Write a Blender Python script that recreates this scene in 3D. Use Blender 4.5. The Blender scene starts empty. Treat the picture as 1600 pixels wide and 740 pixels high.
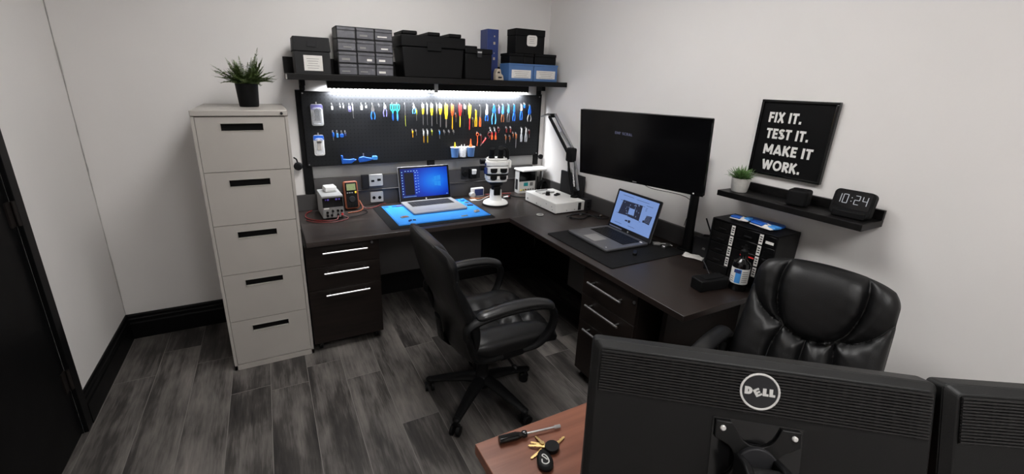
import bpy, bmesh, math, random
from mathutils import Vector, Matrix, noise
random.seed(7)
PI = math.pi
SC = bpy.context.scene
COL = SC.collection

# ------------------------------------------------------------------ camera, world, light, exposure
cd = bpy.data.cameras.new('camera')
cam = bpy.data.objects.new('camera', cd)
COL.objects.link(cam)
R_ = Vector((0.8920, -0.4512, 0.0281)); U_ = Vector((0.1147, 0.2862, 0.9513)); F_ = Vector((0.4373, 0.8453, -0.3070))
m3 = Matrix((R_, U_, -F_)).transposed()
cam.matrix_world = Matrix.Translation((-2.1308, -3.1713, 1.6188)) @ m3.to_4x4()
cd.sensor_width = 36.0
cd.lens = 671.75 / 1600 * 36
cd.shift_x = (800 - 765.8) / 1600
cd.shift_y = (348.34 - 370) / 1600
cd.clip_start = 0.02
SC.camera = cam

w = bpy.data.worlds.new('world'); SC.world = w
w.use_nodes = True
w.node_tree.nodes['Background'].inputs[0].default_value = (0.02, 0.02, 0.022, 1)
SC.view_settings.view_transform = 'Standard'
SC.view_settings.look = 'None'
SC.view_settings.gamma = 1.0
SC.view_settings.use_curve_mapping = False
SC.view_settings.exposure = 0.0
PANEL_STRENGTH = 18.0      # ceiling light panels
LED_POWER = 40.0            # the LED bar under the shelf
SC.cycles.use_denoising = True
SC.cycles.max_bounces = 8

# ------------------------------------------------------------------ materials
def _nodes(name):
    m = bpy.data.materials.new(name); m.use_nodes = True
    nt = m.node_tree
    return m, nt, nt.nodes['Principled BSDF']

def N(nt, t, **kw):
    n = nt.nodes.new(t)
    for k, v in kw.items():
        setattr(n, k, v)
    return n

def srgb(r, g=None, b=None):
    if g is None: g = b = r
    f = lambda c: (c/255/12.92) if c/255 <= .04045 else ((c/255+.055)/1.055)**2.4
    return (f(r), f(g), f(b), 1)

def mat(name, col, rough=.5, metal=0., var=.12, scale=30., bump=0., bscale=200., spec=.5, coat=0., stretch=None, rvar=.08):
    """a plain surface with slight procedural variation of tone, gloss and relief"""
    m, nt, p = _nodes(name)
    tc = N(nt, 'ShaderNodeTexCoord'); mp = N(nt, 'ShaderNodeMapping')
    nt.links.new(tc.outputs['Object'], mp.inputs[0])
    if stretch: mp.inputs['Scale'].default_value = stretch
    nz = N(nt, 'ShaderNodeTexNoise'); nz.inputs['Scale'].default_value = scale; nz.inputs['Detail'].default_value = 4
    nt.links.new(mp.outputs[0], nz.inputs['Vector'])
    cr = N(nt, 'ShaderNodeValToRGB')
    a = [c*(1-var) for c in col[:3]] + [1]; b = [min(1, c*(1+var)) for c in col[:3]] + [1]
    cr.color_ramp.elements[0].position = .3; cr.color_ramp.elements[1].position = .7
    cr.color_ramp.elements[0].color = a; cr.color_ramp.elements[1].color = b
    nt.links.new(nz.outputs['Fac'], cr.inputs[0]); nt.links.new(cr.outputs[0], p.inputs['Base Color'])
    mr = N(nt, 'ShaderNodeMapRange'); mr.inputs['To Min'].default_value = max(.02, rough-rvar); mr.inputs['To Max'].default_value = min(1, rough+rvar)
    nt.links.new(nz.outputs['Fac'], mr.inputs['Value']); nt.links.new(mr.outputs[0], p.inputs['Roughness'])
    p.inputs['Metallic'].default_value = metal
    p.inputs['Specular IOR Level'].default_value = spec
    if coat: p.inputs['Coat Weight'].default_value = coat
    if bump:
        n2 = N(nt, 'ShaderNodeTexNoise'); n2.inputs['Scale'].default_value = bscale; n2.inputs['Detail'].default_value = 3
        nt.links.new(mp.outputs[0], n2.inputs['Vector'])
        bp = N(nt, 'ShaderNodeBump'); bp.inputs['Strength'].default_value = bump; bp.inputs['Distance'].default_value = .002
        nt.links.new(n2.outputs['Fac'], bp.inputs['Height']); nt.links.new(bp.outputs[0], p.inputs['Normal'])
    return m

def emit(name, col, strength):
    m, nt, p = _nodes(name)
    p.inputs['Base Color'].default_value = (0, 0, 0, 1)
    tc = N(nt, 'ShaderNodeTexCoord'); nz = N(nt, 'ShaderNodeTexNoise'); nz.inputs['Scale'].default_value = 8
    nt.links.new(tc.outputs['Object'], nz.inputs['Vector'])
    cr = N(nt, 'ShaderNodeValToRGB')
    cr.color_ramp.elements[0].color = [c*.94 for c in col[:3]] + [1]; cr.color_ramp.elements[1].color = col
    nt.links.new(nz.outputs['Fac'], cr.inputs[0]); nt.links.new(cr.outputs[0], p.inputs['Emission Color'])
    p.inputs['Emission Strength'].default_value = strength
    p.inputs['Roughness'].default_value = .25
    return m

def floor_mat():
    m, nt, p = _nodes('grey_wood_planks')
    L = nt.links.new
    tc = N(nt, 'ShaderNodeTexCoord'); sp = N(nt, 'ShaderNodeSeparateXYZ'); L(tc.outputs['Object'], sp.inputs[0])
    def math_(op, a, b=None, c=None):
        n = N(nt, 'ShaderNodeMath', operation=op)
        for i, v in enumerate((a, b, c)):
            if v is None: continue
            if isinstance(v, (int, float)): n.inputs[i].default_value = v
            else: L(v, n.inputs[i])
        return n.outputs[0]
    W, LEN = .192, 1.22
    px = math_('DIVIDE', math_('ADD', sp.outputs['X'], 2.659 + 20*W), W)
    row = math_('FLOOR', px); fx = math_('FRACT', px)
    wn = N(nt, 'ShaderNodeTexWhiteNoise', noise_dimensions='1D'); L(row, wn.inputs['W'])
    py = math_('ADD', math_('DIVIDE', math_('ADD', sp.outputs['Y'], 20.), LEN), wn.outputs['Value'])
    colu = math_('FLOOR', py); fy = math_('FRACT', py)
    idv = N(nt, 'ShaderNodeCombineXYZ'); L(row, idv.inputs[0]); L(colu, idv.inputs[1])
    wid = N(nt, 'ShaderNodeTexWhiteNoise', noise_dimensions='3D'); L(idv.outputs[0], wid.inputs['Vector'])
    # grain coordinates: stretched along the plank, shifted per plank
    gv = N(nt, 'ShaderNodeCombineXYZ')
    L(math_('ADD', math_('MULTIPLY', sp.outputs['X'], 26.), math_('MULTIPLY', wid.outputs['Value'], 57.)), gv.inputs[0])
    L(math_('ADD', math_('MULTIPLY', sp.outputs['Y'], 2.3), math_('MULTIPLY', wid.outputs['Value'], 31.)), gv.inputs[1])
    g1 = N(nt, 'ShaderNodeTexNoise'); g1.inputs['Scale'].default_value = .55; g1.inputs['Detail'].default_value = 6; g1.inputs['Roughness'].default_value = .62; L(gv.outputs[0], g1.inputs['Vector'])
    g2 = N(nt, 'ShaderNodeTexNoise'); g2.inputs['Scale'].default_value = 4.; g2.inputs['Detail'].default_value = 5; g2.inputs['Distortion'].default_value = .8; L(gv.outputs[0], g2.inputs['Vector'])
    # blotches shaped by the wood, larger than the grain
    bv = N(nt, 'ShaderNodeCombineXYZ')
    L(math_('ADD', math_('MULTIPLY', sp.outputs['X'], 5.), math_('MULTIPLY', wid.outputs['Value'], 23.)), bv.inputs[0])
    L(math_('ADD', math_('MULTIPLY', sp.outputs['Y'], 2.2), math_('MULTIPLY', wid.outputs['Value'], 11.)), bv.inputs[1])
    g3 = N(nt, 'ShaderNodeTexNoise'); g3.inputs['Scale'].default_value = 1.; g3.inputs['Detail'].default_value = 3; L(bv.outputs[0], g3.inputs['Vector'])
    t = math_('ADD', math_('ADD', math_('MULTIPLY', g1.outputs['Fac'], .5), math_('MULTIPLY', g2.outputs['Fac'], .22)), math_('MULTIPLY', g3.outputs['Fac'], .60))
    t = math_('SUBTRACT', math_('ADD', t, math_('MULTIPLY', math_('SUBTRACT', wid.outputs['Value'], .5), .12)), .045)
    cr = N(nt, 'ShaderNodeValToRGB')
    e = cr.color_ramp.elements
    e[0].position = .44; e[0].color = srgb(27, 25, 25)
    e[1].position = .84; e[1].color = srgb(120, 114, 110)
    e2 = e.new(.57); e2.color = srgb(58, 55, 53)
    e3 = e.new(.68); e3.color = srgb(94, 90, 87)
    L(t, cr.inputs[0])
    # seams, painted lighter as if their bevelled edges caught the light
    ex = math_('MINIMUM', fx, math_('SUBTRACT', 1., fx)); ey = math_('MINIMUM', fy, math_('SUBTRACT', 1., fy))
    d = math_('MINIMUM', math_('MULTIPLY', ex, W), math_('MULTIPLY', ey, LEN))
    s = math_('LESS_THAN', d, .0014)
    mx = N(nt, 'ShaderNodeMix', data_type='RGBA'); L(s, mx.inputs['Factor']); L(cr.outputs[0], mx.inputs['A']); mx.inputs['B'].default_value = srgb(112, 108, 105)
    L(mx.outputs['Result'], p.inputs['Base Color'])
    mr = N(nt, 'ShaderNodeMapRange'); mr.inputs['To Min'].default_value = .42; mr.inputs['To Max'].default_value = .62; L(g2.outputs['Fac'], mr.inputs['Value']); L(mr.outputs[0], p.inputs['Roughness'])
    p.inputs['Specular IOR Level'].default_value = .35
    bp = N(nt, 'ShaderNodeBump'); bp.inputs['Strength'].default_value = .25; bp.inputs['Distance'].default_value = .001; L(g2.outputs['Fac'], bp.inputs['Height']); L(bp.outputs[0], p.inputs['Normal'])
    return m

def wood(name, dark, light, axis='X', rough=.35, spec=.5, sc=1., coat=0.):
    m, nt, p = _nodes(name); L = nt.links.new
    tc = N(nt, 'ShaderNodeTexCoord'); mp = N(nt, 'ShaderNodeMapping'); L(tc.outputs['Object'], mp.inputs[0])
    mp.inputs['Scale'].default_value = {'X': (1.2*sc, 22*sc, 22*sc), 'Y': (22*sc, 1.2*sc, 22*sc), 'Z': (22*sc, 22*sc, 1.2*sc)}[axis]
    n1 = N(nt, 'ShaderNodeTexNoise'); n1.inputs['Scale'].default_value = 2.; n1.inputs['Detail'].default_value = 7; n1.inputs['Distortion'].default_value = .6; L(mp.outputs[0], n1.inputs['Vector'])
    cr = N(nt, 'ShaderNodeValToRGB'); cr.color_ramp.elements[0].position = .32; cr.color_ramp.elements[1].position = .72
    cr.color_ramp.elements[0].color = dark; cr.color_ramp.elements[1].color = light
    L(n1.outputs['Fac'], cr.inputs[0]); L(cr.outputs[0], p.inputs['Base Color'])
    mr = N(nt, 'ShaderNodeMapRange'); mr.inputs['To Min'].default_value = rough-.06; mr.inputs['To Max'].default_value = rough+.08; L(n1.outputs['Fac'], mr.inputs['Value']); L(mr.outputs[0], p.inputs['Roughness'])
    p.inputs['Specular IOR Level'].default_value = spec
    p.inputs['Coat Weight'].default_value = coat
    bp = N(nt, 'ShaderNodeBump'); bp.inputs['Strength'].default_value = .12; bp.inputs['Distance'].default_value = .001; L(n1.outputs['Fac'], bp.inputs['Height']); L(bp.outputs[0], p.inputs['Normal'])
    return m

def pegboard_mat():
    m, nt, p = _nodes('black_perforated_board'); L = nt.links.new
    tc = N(nt, 'ShaderNodeTexCoord'); sp = N(nt, 'ShaderNodeSeparateXYZ'); L(tc.outputs['Object'], sp.inputs[0])
    def m_(op, a, b=None):
        n = N(nt, 'ShaderNodeMath', operation=op)
        for i, v in enumerate((a, b)):
            if v is None: continue
            if isinstance(v, (int, float)): n.inputs[i].default_value = v
            else: L(v, n.inputs[i])
        return n.outputs[0]
    P = .0254
    fx = m_('SUBTRACT', m_('FRACT', m_('DIVIDE', m_('ADD', sp.outputs['X'], 5), P)), .5)
    fz = m_('SUBTRACT', m_('FRACT', m_('DIVIDE', sp.outputs['Z'], P)), .5)
    d = m_('SQRT', m_('ADD', m_('MULTIPLY', fx, fx), m_('MULTIPLY', fz, fz)))
    h = m_('LESS_THAN', d, .13)
    mx = N(nt, 'ShaderNodeMix', data_type='RGBA'); L(h, mx.inputs['Factor']); mx.inputs['A'].default_value = srgb(25, 26, 28); mx.inputs['B'].default_value = srgb(2)
    L(mx.outputs['Result'], p.inputs['Base Color'])
    p.inputs['Specular IOR Level'].default_value = .2
    nz = N(nt, 'ShaderNodeTexNoise'); nz.inputs['Scale'].default_value = 60; L(tc.outputs['Object'], nz.inputs['Vector'])
    mr = N(nt, 'ShaderNodeMapRange'); mr.inputs['To Min'].default_value = .4; mr.inputs['To Max'].default_value = .55; L(nz.outputs['Fac'], mr.inputs['Value']); L(mr.outputs[0], p.inputs['Roughness'])
    return m

def desktop_mat():
    """blue desktop wallpaper: a lit window glow near one side of a deep blue ground"""
    m, nt, p = _nodes('blue_desktop_screen'); L = nt.links.new
    p.inputs['Base Color'].default_value = (0, 0, 0, 1)
    tc = N(nt, 'ShaderNodeTexCoord'); mp = N(nt, 'ShaderNodeMapping'); L(tc.outputs['Object'], mp.inputs[0])
    mp.inputs['Location'].default_value = (-.075*4.2, 0, -.155*6); mp.inputs['Scale'].default_value = (4.2, 0, 6.)
    ln = N(nt, 'ShaderNodeVectorMath', operation='LENGTH'); L(mp.outputs[0], ln.inputs[0])
    cr = N(nt, 'ShaderNodeValToRGB'); e = cr.color_ramp.elements
    e[0].position = 0.; e[0].color = srgb(30, 150, 255)
    e[1].position = 1.; e[1].color = srgb(4, 30, 120)
    e2 = e.new(.35); e2.color = srgb(10, 105, 240)
    e3 = e.new(.65); e3.color = srgb(8, 60, 200)
    L(ln.outputs['Value'], cr.inputs[0]); L(cr.outputs[0], p.inputs['Emission Color'])
    p.inputs['Emission Strength'].default_value = .85
    p.inputs['Roughness'].default_value = .2
    return m

M = {}
M['wall'] = mat('white_wall_paint', srgb(222, 219, 217), .55, var=.015, scale=3, bump=.08, bscale=120, spec=.35)
M['ceiling'] = mat('ceiling_paint', srgb(225, 222, 218), .8, var=.02, scale=4)
M['trim'] = mat('black_trim_paint', srgb(9, 9, 10), .4, var=.1, scale=6, spec=.16)
M['door'] = mat('black_door_paint', srgb(8, 8, 9), .42, var=.1, scale=5, spec=.16)
M['floor'] = floor_mat()
M['espresso_x'] = wood('espresso_wood_sheen', srgb(32, 27, 25), srgb(54, 46, 43), 'X', .36)  # greyish reflected sheen of the back worktop put into the wood colour
M['espresso_y'] = wood('espresso_wood_end', srgb(22, 16, 14), srgb(40, 30, 26), 'Y', .38)
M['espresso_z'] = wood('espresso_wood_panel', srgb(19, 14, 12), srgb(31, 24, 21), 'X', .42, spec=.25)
M['cherry'] = wood('cherry_wood', srgb(98, 58, 44), srgb(132, 84, 64), 'X', .32, sc=.6)
M['slab'] = mat('grey_desk_backsplash', srgb(62, 60, 60), .45, var=.1, scale=8)
M['blackwood'] = wood('black_stained_shelf', srgb(12, 11, 11), srgb(21, 20, 20), 'X', .42, spec=.2)
M['cabinet'] = mat('grey_cabinet_enamel', srgb(166, 161, 155), .42, var=.025, scale=6, bump=.05, bscale=400)
M['dark'] = mat('black_void', srgb(6), .7, spec=.16)
M['black'] = mat('black_plastic', srgb(12, 12, 13), .5, var=.12, scale=20, bump=.05, bscale=500, spec=.16)
M['blackgloss'] = mat('black_gloss', srgb(10, 10, 11), .14, var=.1, scale=8)
M['blackmatte'] = mat('black_matte', srgb(13, 13, 14), .7, var=.12, scale=25, bump=.1, bscale=400, spec=.16)
M['darkgrey'] = mat('dark_grey_plastic', srgb(38, 38, 40), .5, var=.1, scale=15, spec=.16)
M['boxgrey'] = mat('charcoal_card', srgb(40, 40, 41), .6, var=.08, scale=10, spec=.16)
M['grey'] = mat('grey_plastic', srgb(122, 121, 120), .5, var=.07, scale=15)
M['lightgrey'] = mat('light_grey_plastic', srgb(178, 178, 176), .45, var=.05, scale=15)
M['white'] = mat('white_plastic', srgb(226, 225, 222), .35, var=.03, scale=10)
M['paper'] = mat('white_paper', srgb(215, 212, 208), .8, var=.03, scale=30)
M['ink'] = mat('grey_ink', srgb(120, 118, 116), .8)
M['inkblack'] = mat('black_ink', srgb(30, 30, 32), .7)
M['steel'] = mat('brushed_steel', srgb(205, 205, 206), .30, 1., var=.02, scale=25, rvar=.02)
M['steel_dull'] = mat('dull_steel', srgb(150, 150, 152), .4, 1., var=.04, scale=25, rvar=.03)
M['brass'] = mat('brass', srgb(214, 184, 124), .34, .9, var=.04, scale=25, rvar=.03)
M['leather'] = mat('black_leather', srgb(12, 12, 13), .40, var=.15, scale=14, bump=.22, bscale=330, spec=.36)
M['armpad'] = mat('soft_black_arm_pad', srgb(26, 26, 27), .32, var=.1, scale=20, bump=.08, bscale=300)
M['blue_mat'] = mat('blue_silicone', srgb(36, 136, 222), .55, var=.06, scale=20)
M['blue'] = mat('blue_plastic', srgb(28, 92, 190), .4, var=.1, scale=40)
M['skyblue'] = mat('light_blue_plastic', srgb(70, 150, 225), .4, var=.1, scale=40)
M['navy'] = mat('navy_card', srgb(30, 48, 104), .5, var=.1, scale=20)
M['binblue'] = mat('steel_blue_bin', srgb(72, 108, 158), .4, var=.06, scale=15)
M['yellow'] = mat('yellow_plastic', srgb(238, 205, 50), .38, var=.08, scale=40)
M['amber'] = mat('amber_plastic', srgb(236, 168, 30), .38, var=.08, scale=40)
M['orange'] = mat('orange_plastic', srgb(225, 96, 45), .4, var=.08, scale=40)
M['red'] = mat('red_plastic', srgb(205, 45, 45), .38, var=.08, scale=40)
M['darkred'] = mat('dark_red_rubber', srgb(98, 26, 24), .45, var=.1, scale=40)
M['teal'] = mat('teal_plastic', srgb(30, 150, 155), .4, var=.08, scale=40)
M['purple'] = mat('purple_grey_plastic', srgb(95, 92, 140), .4, var=.1, scale=40)
M['copper'] = mat('copper_wire', srgb(190, 120, 80), .35, .8, var=.1, scale=40)
M['beige'] = mat('beige_card', srgb(176, 164, 148), .7, var=.15, scale=40)
M['lime'] = mat('olive_green_plastic', srgb(150, 160, 50), .45, var=.1, scale=40)
M['lcd'] = mat('green_lcd', srgb(128, 140, 96), .3, var=.05, scale=40)
M['mm_orange'] = mat('orange_rubber_holster', srgb(126, 64, 36), .5, var=.1, scale=30)
M['leaf'] = mat('green_leaf', srgb(104, 122, 74), .5, var=.35, scale=25)
M['leaf2'] = mat('green_succulent_leaf', srgb(88, 122, 66), .5, var=.3, scale=40)
M['soil'] = mat('dark_soil', srgb(40, 32, 26), .9, var=.3, scale=120)
M['ceramic'] = mat('white_speckled_pot', srgb(205, 203, 198), .5, var=.05, scale=90)
M['peg'] = pegboard_mat()
M['desktop'] = desktop_mat()
M['screen_off'] = mat('dark_screen', srgb(7, 7, 9), .16, var=.1, scale=3)
M['page'] = emit('pale_blue_page', srgb(128, 158, 218), .85)
M['icon'] = emit('pale_icons', srgb(150, 200, 250), .9)
M['menu'] = emit('dark_menu', srgb(12, 20, 44), .6)
M['wing'] = emit('pale_window', srgb(40, 150, 250), .9)
M['board'] = emit('dark_board_photo', srgb(52, 56, 76), .6)
M['boardmark'] = emit('board_detail', srgb(130, 150, 195), .7)
M['signal'] = emit('dim_screen_text', srgb(110, 112, 140), .6)
M['digits'] = emit('white_digits', srgb(205, 208, 214), .8)
M['led'] = emit('white_led', (1, 1, 1, 1), 9.)
M['panel'] = emit('light_panel', (1, .985, .967, 1), PANEL_STRENGTH)
M['psu_led'] = emit('violet_digits', srgb(110, 90, 200), .9)
M['clear'] = None
def clear_mat():
    m, nt, p = _nodes('clear_plastic')
    p.inputs['Base Color'].default_value = (.8, .82, .86, 1)
    p.inputs['Roughness'].default_value = .12; p.inputs['Alpha'].default_value = .28
    nz = N(nt, 'ShaderNodeTexNoise'); nz.inputs['Scale'].default_value = 50
    mr = N(nt, 'ShaderNodeMapRange'); mr.inputs['To Min'].default_value = .22; mr.inputs['To Max'].default_value = .34
    nt.links.new(nz.outputs['Fac'], mr.inputs['Value']); nt.links.new(mr.outputs[0], p.inputs['Alpha'])
    return m
M['clear'] = clear_mat()
M['smoke'] = mat('smoky_drawer_plastic', srgb(92, 92, 98), .25, var=.15, scale=22, spec=.6)

# ------------------------------------------------------------------ mesh helpers
class B:
    """collects shapes for ONE mesh object"""
    def __init__(s, T=None):
        s.v, s.f, s.T = [], [], T
    def add(s, vs, fs):
        o = len(s.v)
        s.v += [Vector(v) for v in vs]
        s.f += [tuple(i+o for i in f) for f in fs]
        return s
    def box(s, c, d, R=None):
        x, y, z = d[0]/2, d[1]/2, d[2]/2
        vs = [Vector((a*x, b*y, e*z)) for e in (-1, 1) for b in (-1, 1) for a in (-1, 1)]
        if R is not None: vs = [R @ v for v in vs]
        c = Vector(c)
        return s.add([v+c for v in vs], [(0, 2, 3, 1), (4, 5, 7, 6), (0, 1, 5, 4), (1, 3, 7, 5), (3, 2, 6, 7), (2, 0, 4, 6)])
    def bb(s, x0, x1, y0, y1, z0, z1):
        return s.box(((x0+x1)/2, (y0+y1)/2, (z0+z1)/2), (abs(x1-x0), abs(y1-y0), abs(z1-z0)))
    def ring(s, rings, closed_u=True, caps=True):
        n = len(rings[0]); vs = [p for r in rings for p in r]; fs = []
        for i in range(len(rings)-1):
            for j in range(n if closed_u else n-1):
                k = (j+1) % n
                fs.append((i*n+j, i*n+k, (i+1)*n+k, (i+1)*n+j))
        if caps and closed_u:
            fs.append(tuple(reversed(range(n)))); fs.append(tuple((len(rings)-1)*n+j for j in range(n)))
        return s.add(vs, fs)
    def cyl(s, p0, p1, r0, r1=None, n=20):
        return s.sweep([p0, p1], [r0, r0 if r1 is None else r1], n)
    def sweep(s, path, r, n=10, up=(0, 0, 1), caps=True):
        P = [Vector(p) for p in path]; rings = []
        side = None
        for i, p in enumerate(P):
            t = (P[min(i+1, len(P)-1)] - P[max(i-1, 0)]).normalized()
            u0 = Vector(up)
            if abs(t.dot(u0)) > .95: u0 = Vector((1, 0, 0)) if abs(t.x) < .9 else Vector((0, 1, 0))
            a = t.cross(u0).normalized()
            if side is not None and a.dot(side) < 0: a = -a
            side = a
            b = a.cross(t).normalized()
            rr = r[i] if isinstance(r, list) else r
            ra, rb = rr if isinstance(rr, tuple) else (rr, rr)
            rings.append([p + a*ra*math.cos(2*PI*j/n) + b*rb*math.sin(2*PI*j/n) for j in range(n)])
        return s.ring(rings, True, caps)
    def lathe(s, prof, n=32, o=(0, 0, 0), R=None, sx=1., sy=1.):
        o = Vector(o); rings = []
        for r, z in prof:
            ring = [Vector((r*sx*math.cos(2*PI*j/n), r*sy*math.sin(2*PI*j/n), z)) for j in range(n)]
            if R is not None: ring = [R @ v for v in ring]
            rings.append([v+o for v in ring])
        return s.ring(rings, True, True)
    def prism(s, poly, d0, d1, o=(0, 0, 0), ex=(1, 0, 0), ey=(0, 1, 0), ez=(0, 0, 1)):
        o, ex, ey, ez = map(Vector, (o, ex, ey, ez)); n = len(poly)
        a = [o + ex*p[0] + ey*p[1] + ez*d0 for p in poly]; b = [o + ex*p[0] + ey*p[1] + ez*d1 for p in poly]
        return s.add(a+b, [tuple(reversed(range(n))), tuple(range(n, 2*n))] + [(i, (i+1) % n, n+(i+1) % n, n+i) for i in range(n)])
    def grid(s, fn, nu, nv):
        vs = [fn(i/nu, j/nv) for j in range(nv+1) for i in range(nu+1)]
        return s.add(vs, [(j*(nu+1)+i, j*(nu+1)+i+1, (j+1)*(nu+1)+i+1, (j+1)*(nu+1)+i) for j in range(nv) for i in range(nu)])
    def ball(s, c, r, n=16, sc=(1, 1, 1)):
        c = Vector(c); k = n//2; rings = []
        for i in range(k+1):
            th = PI*max(.02, min(.98, i/k))
            rings.append([c + Vector((r*sc[0]*math.sin(th)*math.cos(2*PI*j/n), r*sc[1]*math.sin(th)*math.sin(2*PI*j/n), -r*sc[2]*math.cos(th))) for j in range(n)])
        return s.ring(rings)
    def build(s, name, m, parent=None, bevel=0., smooth=True, loc=None, sub=0, seg=2):
        me = bpy.data.meshes.new(name)
        T = s.T
        me.from_pydata([(T @ v if T is not None else v) for v in s.v], [], s.f)
        me.validate()
        bm = bmesh.new(); bm.from_mesh(me); bmesh.ops.recalc_face_normals(bm, faces=bm.faces); bm.to_mesh(me); bm.free()
        for k in (m if isinstance(m, list) else [m]): me.materials.append(M[k] if isinstance(k, str) else k)
        if smooth:
            for p in me.polygons: p.use_smooth = True
            me.set_sharp_from_angle(angle=math.radians(38))
        o = bpy.data.objects.new(name, me); COL.objects.link(o)
        if parent is not None: o.parent = parent
        if loc is not None: o.location = loc
        if bevel:
            b = o.modifiers.new('bevel', 'BEVEL'); b.width = bevel; b.segments = seg; b.limit_method = 'ANGLE'; b.angle_limit = math.radians(40)
            b.harden_normals = False
        if sub:
            q = o.modifiers.new('sub', 'SUBSURF'); q.levels = sub; q.render_levels = sub
        return o

def rr(w, h, r, n=5, cx=0, cy=0):
    """rounded rectangle outline"""
    pts = []
    for k, (sx, sy) in enumerate(((1, 1), (-1, 1), (-1, -1), (1, -1))):
        for i in range(n+1):
            a = PI/2*(k + i/n)
            pts.append((cx + sx*(w/2-r) + r*math.cos(a), cy + sy*(h/2-r) + r*math.sin(a)))
    return pts
def disc(r, n=32, cx=0, cy=0, a0=0):
    return [(cx+r*math.cos(a0+2*PI*i/n), cy+r*math.sin(a0+2*PI*i/n)) for i in range(n)]

def tag(o, label=None, cat=None, group=None, kind=None):
    if label: o['label'] = label
    if cat: o['category'] = cat
    if group: o['group'] = group
    if kind: o['kind'] = kind
    return o
def thing(name, label, cat, loc=(0, 0, 0), rz=0., group=None):
    o = bpy.data.objects.new(name, None); COL.objects.link(o)
    o.empty_display_size = .05
    o.location = loc; o.rotation_euler = (0, 0, rz)
    return tag(o, label, cat, group)
def struct(name, b, m, bevel=0., parent=None):
    o = b.build(name, m, parent, bevel=bevel, smooth=False)
    if parent is None: o['kind'] = 'structure'
    return o
def spline(pts, n=8):
    """Catmull-Rom through points"""
    P = [Vector(p) for p in pts]; P = [P[0]*2-P[1]] + P + [P[-1]*2-P[-2]]; out = []
    for i in range(1, len(P)-2):
        for k in range(n):
            t = k/n
            a, b, c, d = P[i-1], P[i], P[i+1], P[i+2]
            out.append(.5*((2*b) + (c-a)*t + (2*a-5*b+4*c-d)*t*t + (3*b-a-3*c+d)*t**3))
    out.append(P[-2])
    return out

# ------------------------------------------------------------------ lettering made of strokes
def _arc(cx, cy, rx, ry, a0, a1, n=14):
    return [(cx+rx*math.cos(math.radians(a0+(a1-a0)*i/n)), cy+ry*math.sin(math.radians(a0+(a1-a0)*i/n))) for i in range(n+1)]
def glyph(c, t):
    """strokes (polylines) and width of a capital of height 1, stroke weight t"""
    h = t/2; G = {
        'F': ([[(h, 0), (h, 1)], [(0, 1-h), (.52, 1-h)], [(h, .5), (.48, .5)]], .52),
        'I': ([[(h, 0), (h, 1)]], t),
        'X': ([[(.08, 0), (.60, 1)], [(.08, 1), (.60, 0)]], .68),
        'T': ([[(.31, 0), (.31, 1)], [(0, 1-h), (.62, 1-h)]], .62),
        'E': ([[(h, 0), (h, 1)], [(0, 1-h), (.53, 1-h)], [(h, .5), (.49, .5)], [(0, h), (.54, h)]], .54),
        'S': ([_arc(.30, .735, .21, .265-h, 20, 270) + _arc(.30, .265, .225, .265-h, 90, -160)], .58),
        'M': ([[(h, 0), (h, 1)], [(.92-h, 0), (.92-h, 1)], [(h, 1), (.46, .22)], [(.92-h, 1), (.46, .22)]], .92),
        'A': ([[(.07, 0), (.40, 1)], [(.73, 0), (.40, 1)], [(.2, .25), (.6, .25)]], .80),
        'K': ([[(h, 0), (h, 1)], [(h, .36), (.58, 1)], [(.26, .55), (.62, 0)]], .68),
        'W': ([[(.06, 1), (.30, 0)], [(.30, 0), (.53, .95)], [(.53, .95), (.76, 0)], [(.76, 0), (1.0, 1)]], 1.06),
        'O': ([_arc(.45, .5, .45-h, .52-h, 0, 360, 30)], .90),
        'R': ([[(h, 0), (h, 1)], [(0, 1-h), (.34, 1-h)] + _arc(.34, .70, .22-h*.4, .30-h, 80, -90) + [(0, .40+h)], [(.27, .42), (.58, 0)]], .62),
        'D': ([[(h, 0), (h, 1)], [(0, 1-h), (.30, 1-h)] + _arc(.30, .5, .40-h, .5-h, 85, -85) + [(.30, h), (0, h)]], .72),
        'L': ([[(h, 0), (h, 1)], [(0, h), (.50, h)]], .52),
        'C': ([_arc(.42, .5, .42-h, .52-h, 48, 312, 22)], .76),
        'B': ([[(h, 0), (h, 1)], [(0, 1-h), (.3, 1-h)] + _arc(.3, .75, .2, .25-h, 80, -90) + [(0, .5)], [(.3, .5)] + _arc(.3, .27, .24, .27-h, 80, -90) + [(0, h)]], .58),
        'N': ([[(h, 0), (h, 1)], [(.72-h, 0), (.72-h, 1)], [(h, 1), (.72-h, 0)]], .72),
        '.': ([[(h*1.1, 0), (h*1.1, t*1.15)]], t*1.1),
        "'": ([[(h, .7), (h, 1)]], t),
        ' ': ([], .28),
    }
    return G[c]
def thick(poly, t):
    """outline quads of a thick polyline"""
    P = [Vector((p[0], p[1])) for p in poly]; closed = (P[0]-P[-1]).length < 1e-6
    Lr = []
    for i, p in enumerate(P):
        a = P[i-1] if i else (P[-2] if closed else p); b = P[i+1] if i+1 < len(P) else (P[1] if closed else p)
        d1 = (p-a).normalized() if (p-a).length else (b-p).normalized(); d2 = (b-p).normalized() if (b-p).length else d1
        n1 = Vector((-d1.y, d1.x)); n2 = Vector((-d2.y, d2.x)); n = (n1+n2)
        n = n.normalized() if n.length > 1e-4 else n1
        k = t/2/max(.45, n.dot(n1))
        Lr.append((p+n*k, p-n*k))
    return [(Lr[i][0], Lr[i][1], Lr[i+1][1], Lr[i+1][0]) for i in range(len(Lr)-1)]
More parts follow.
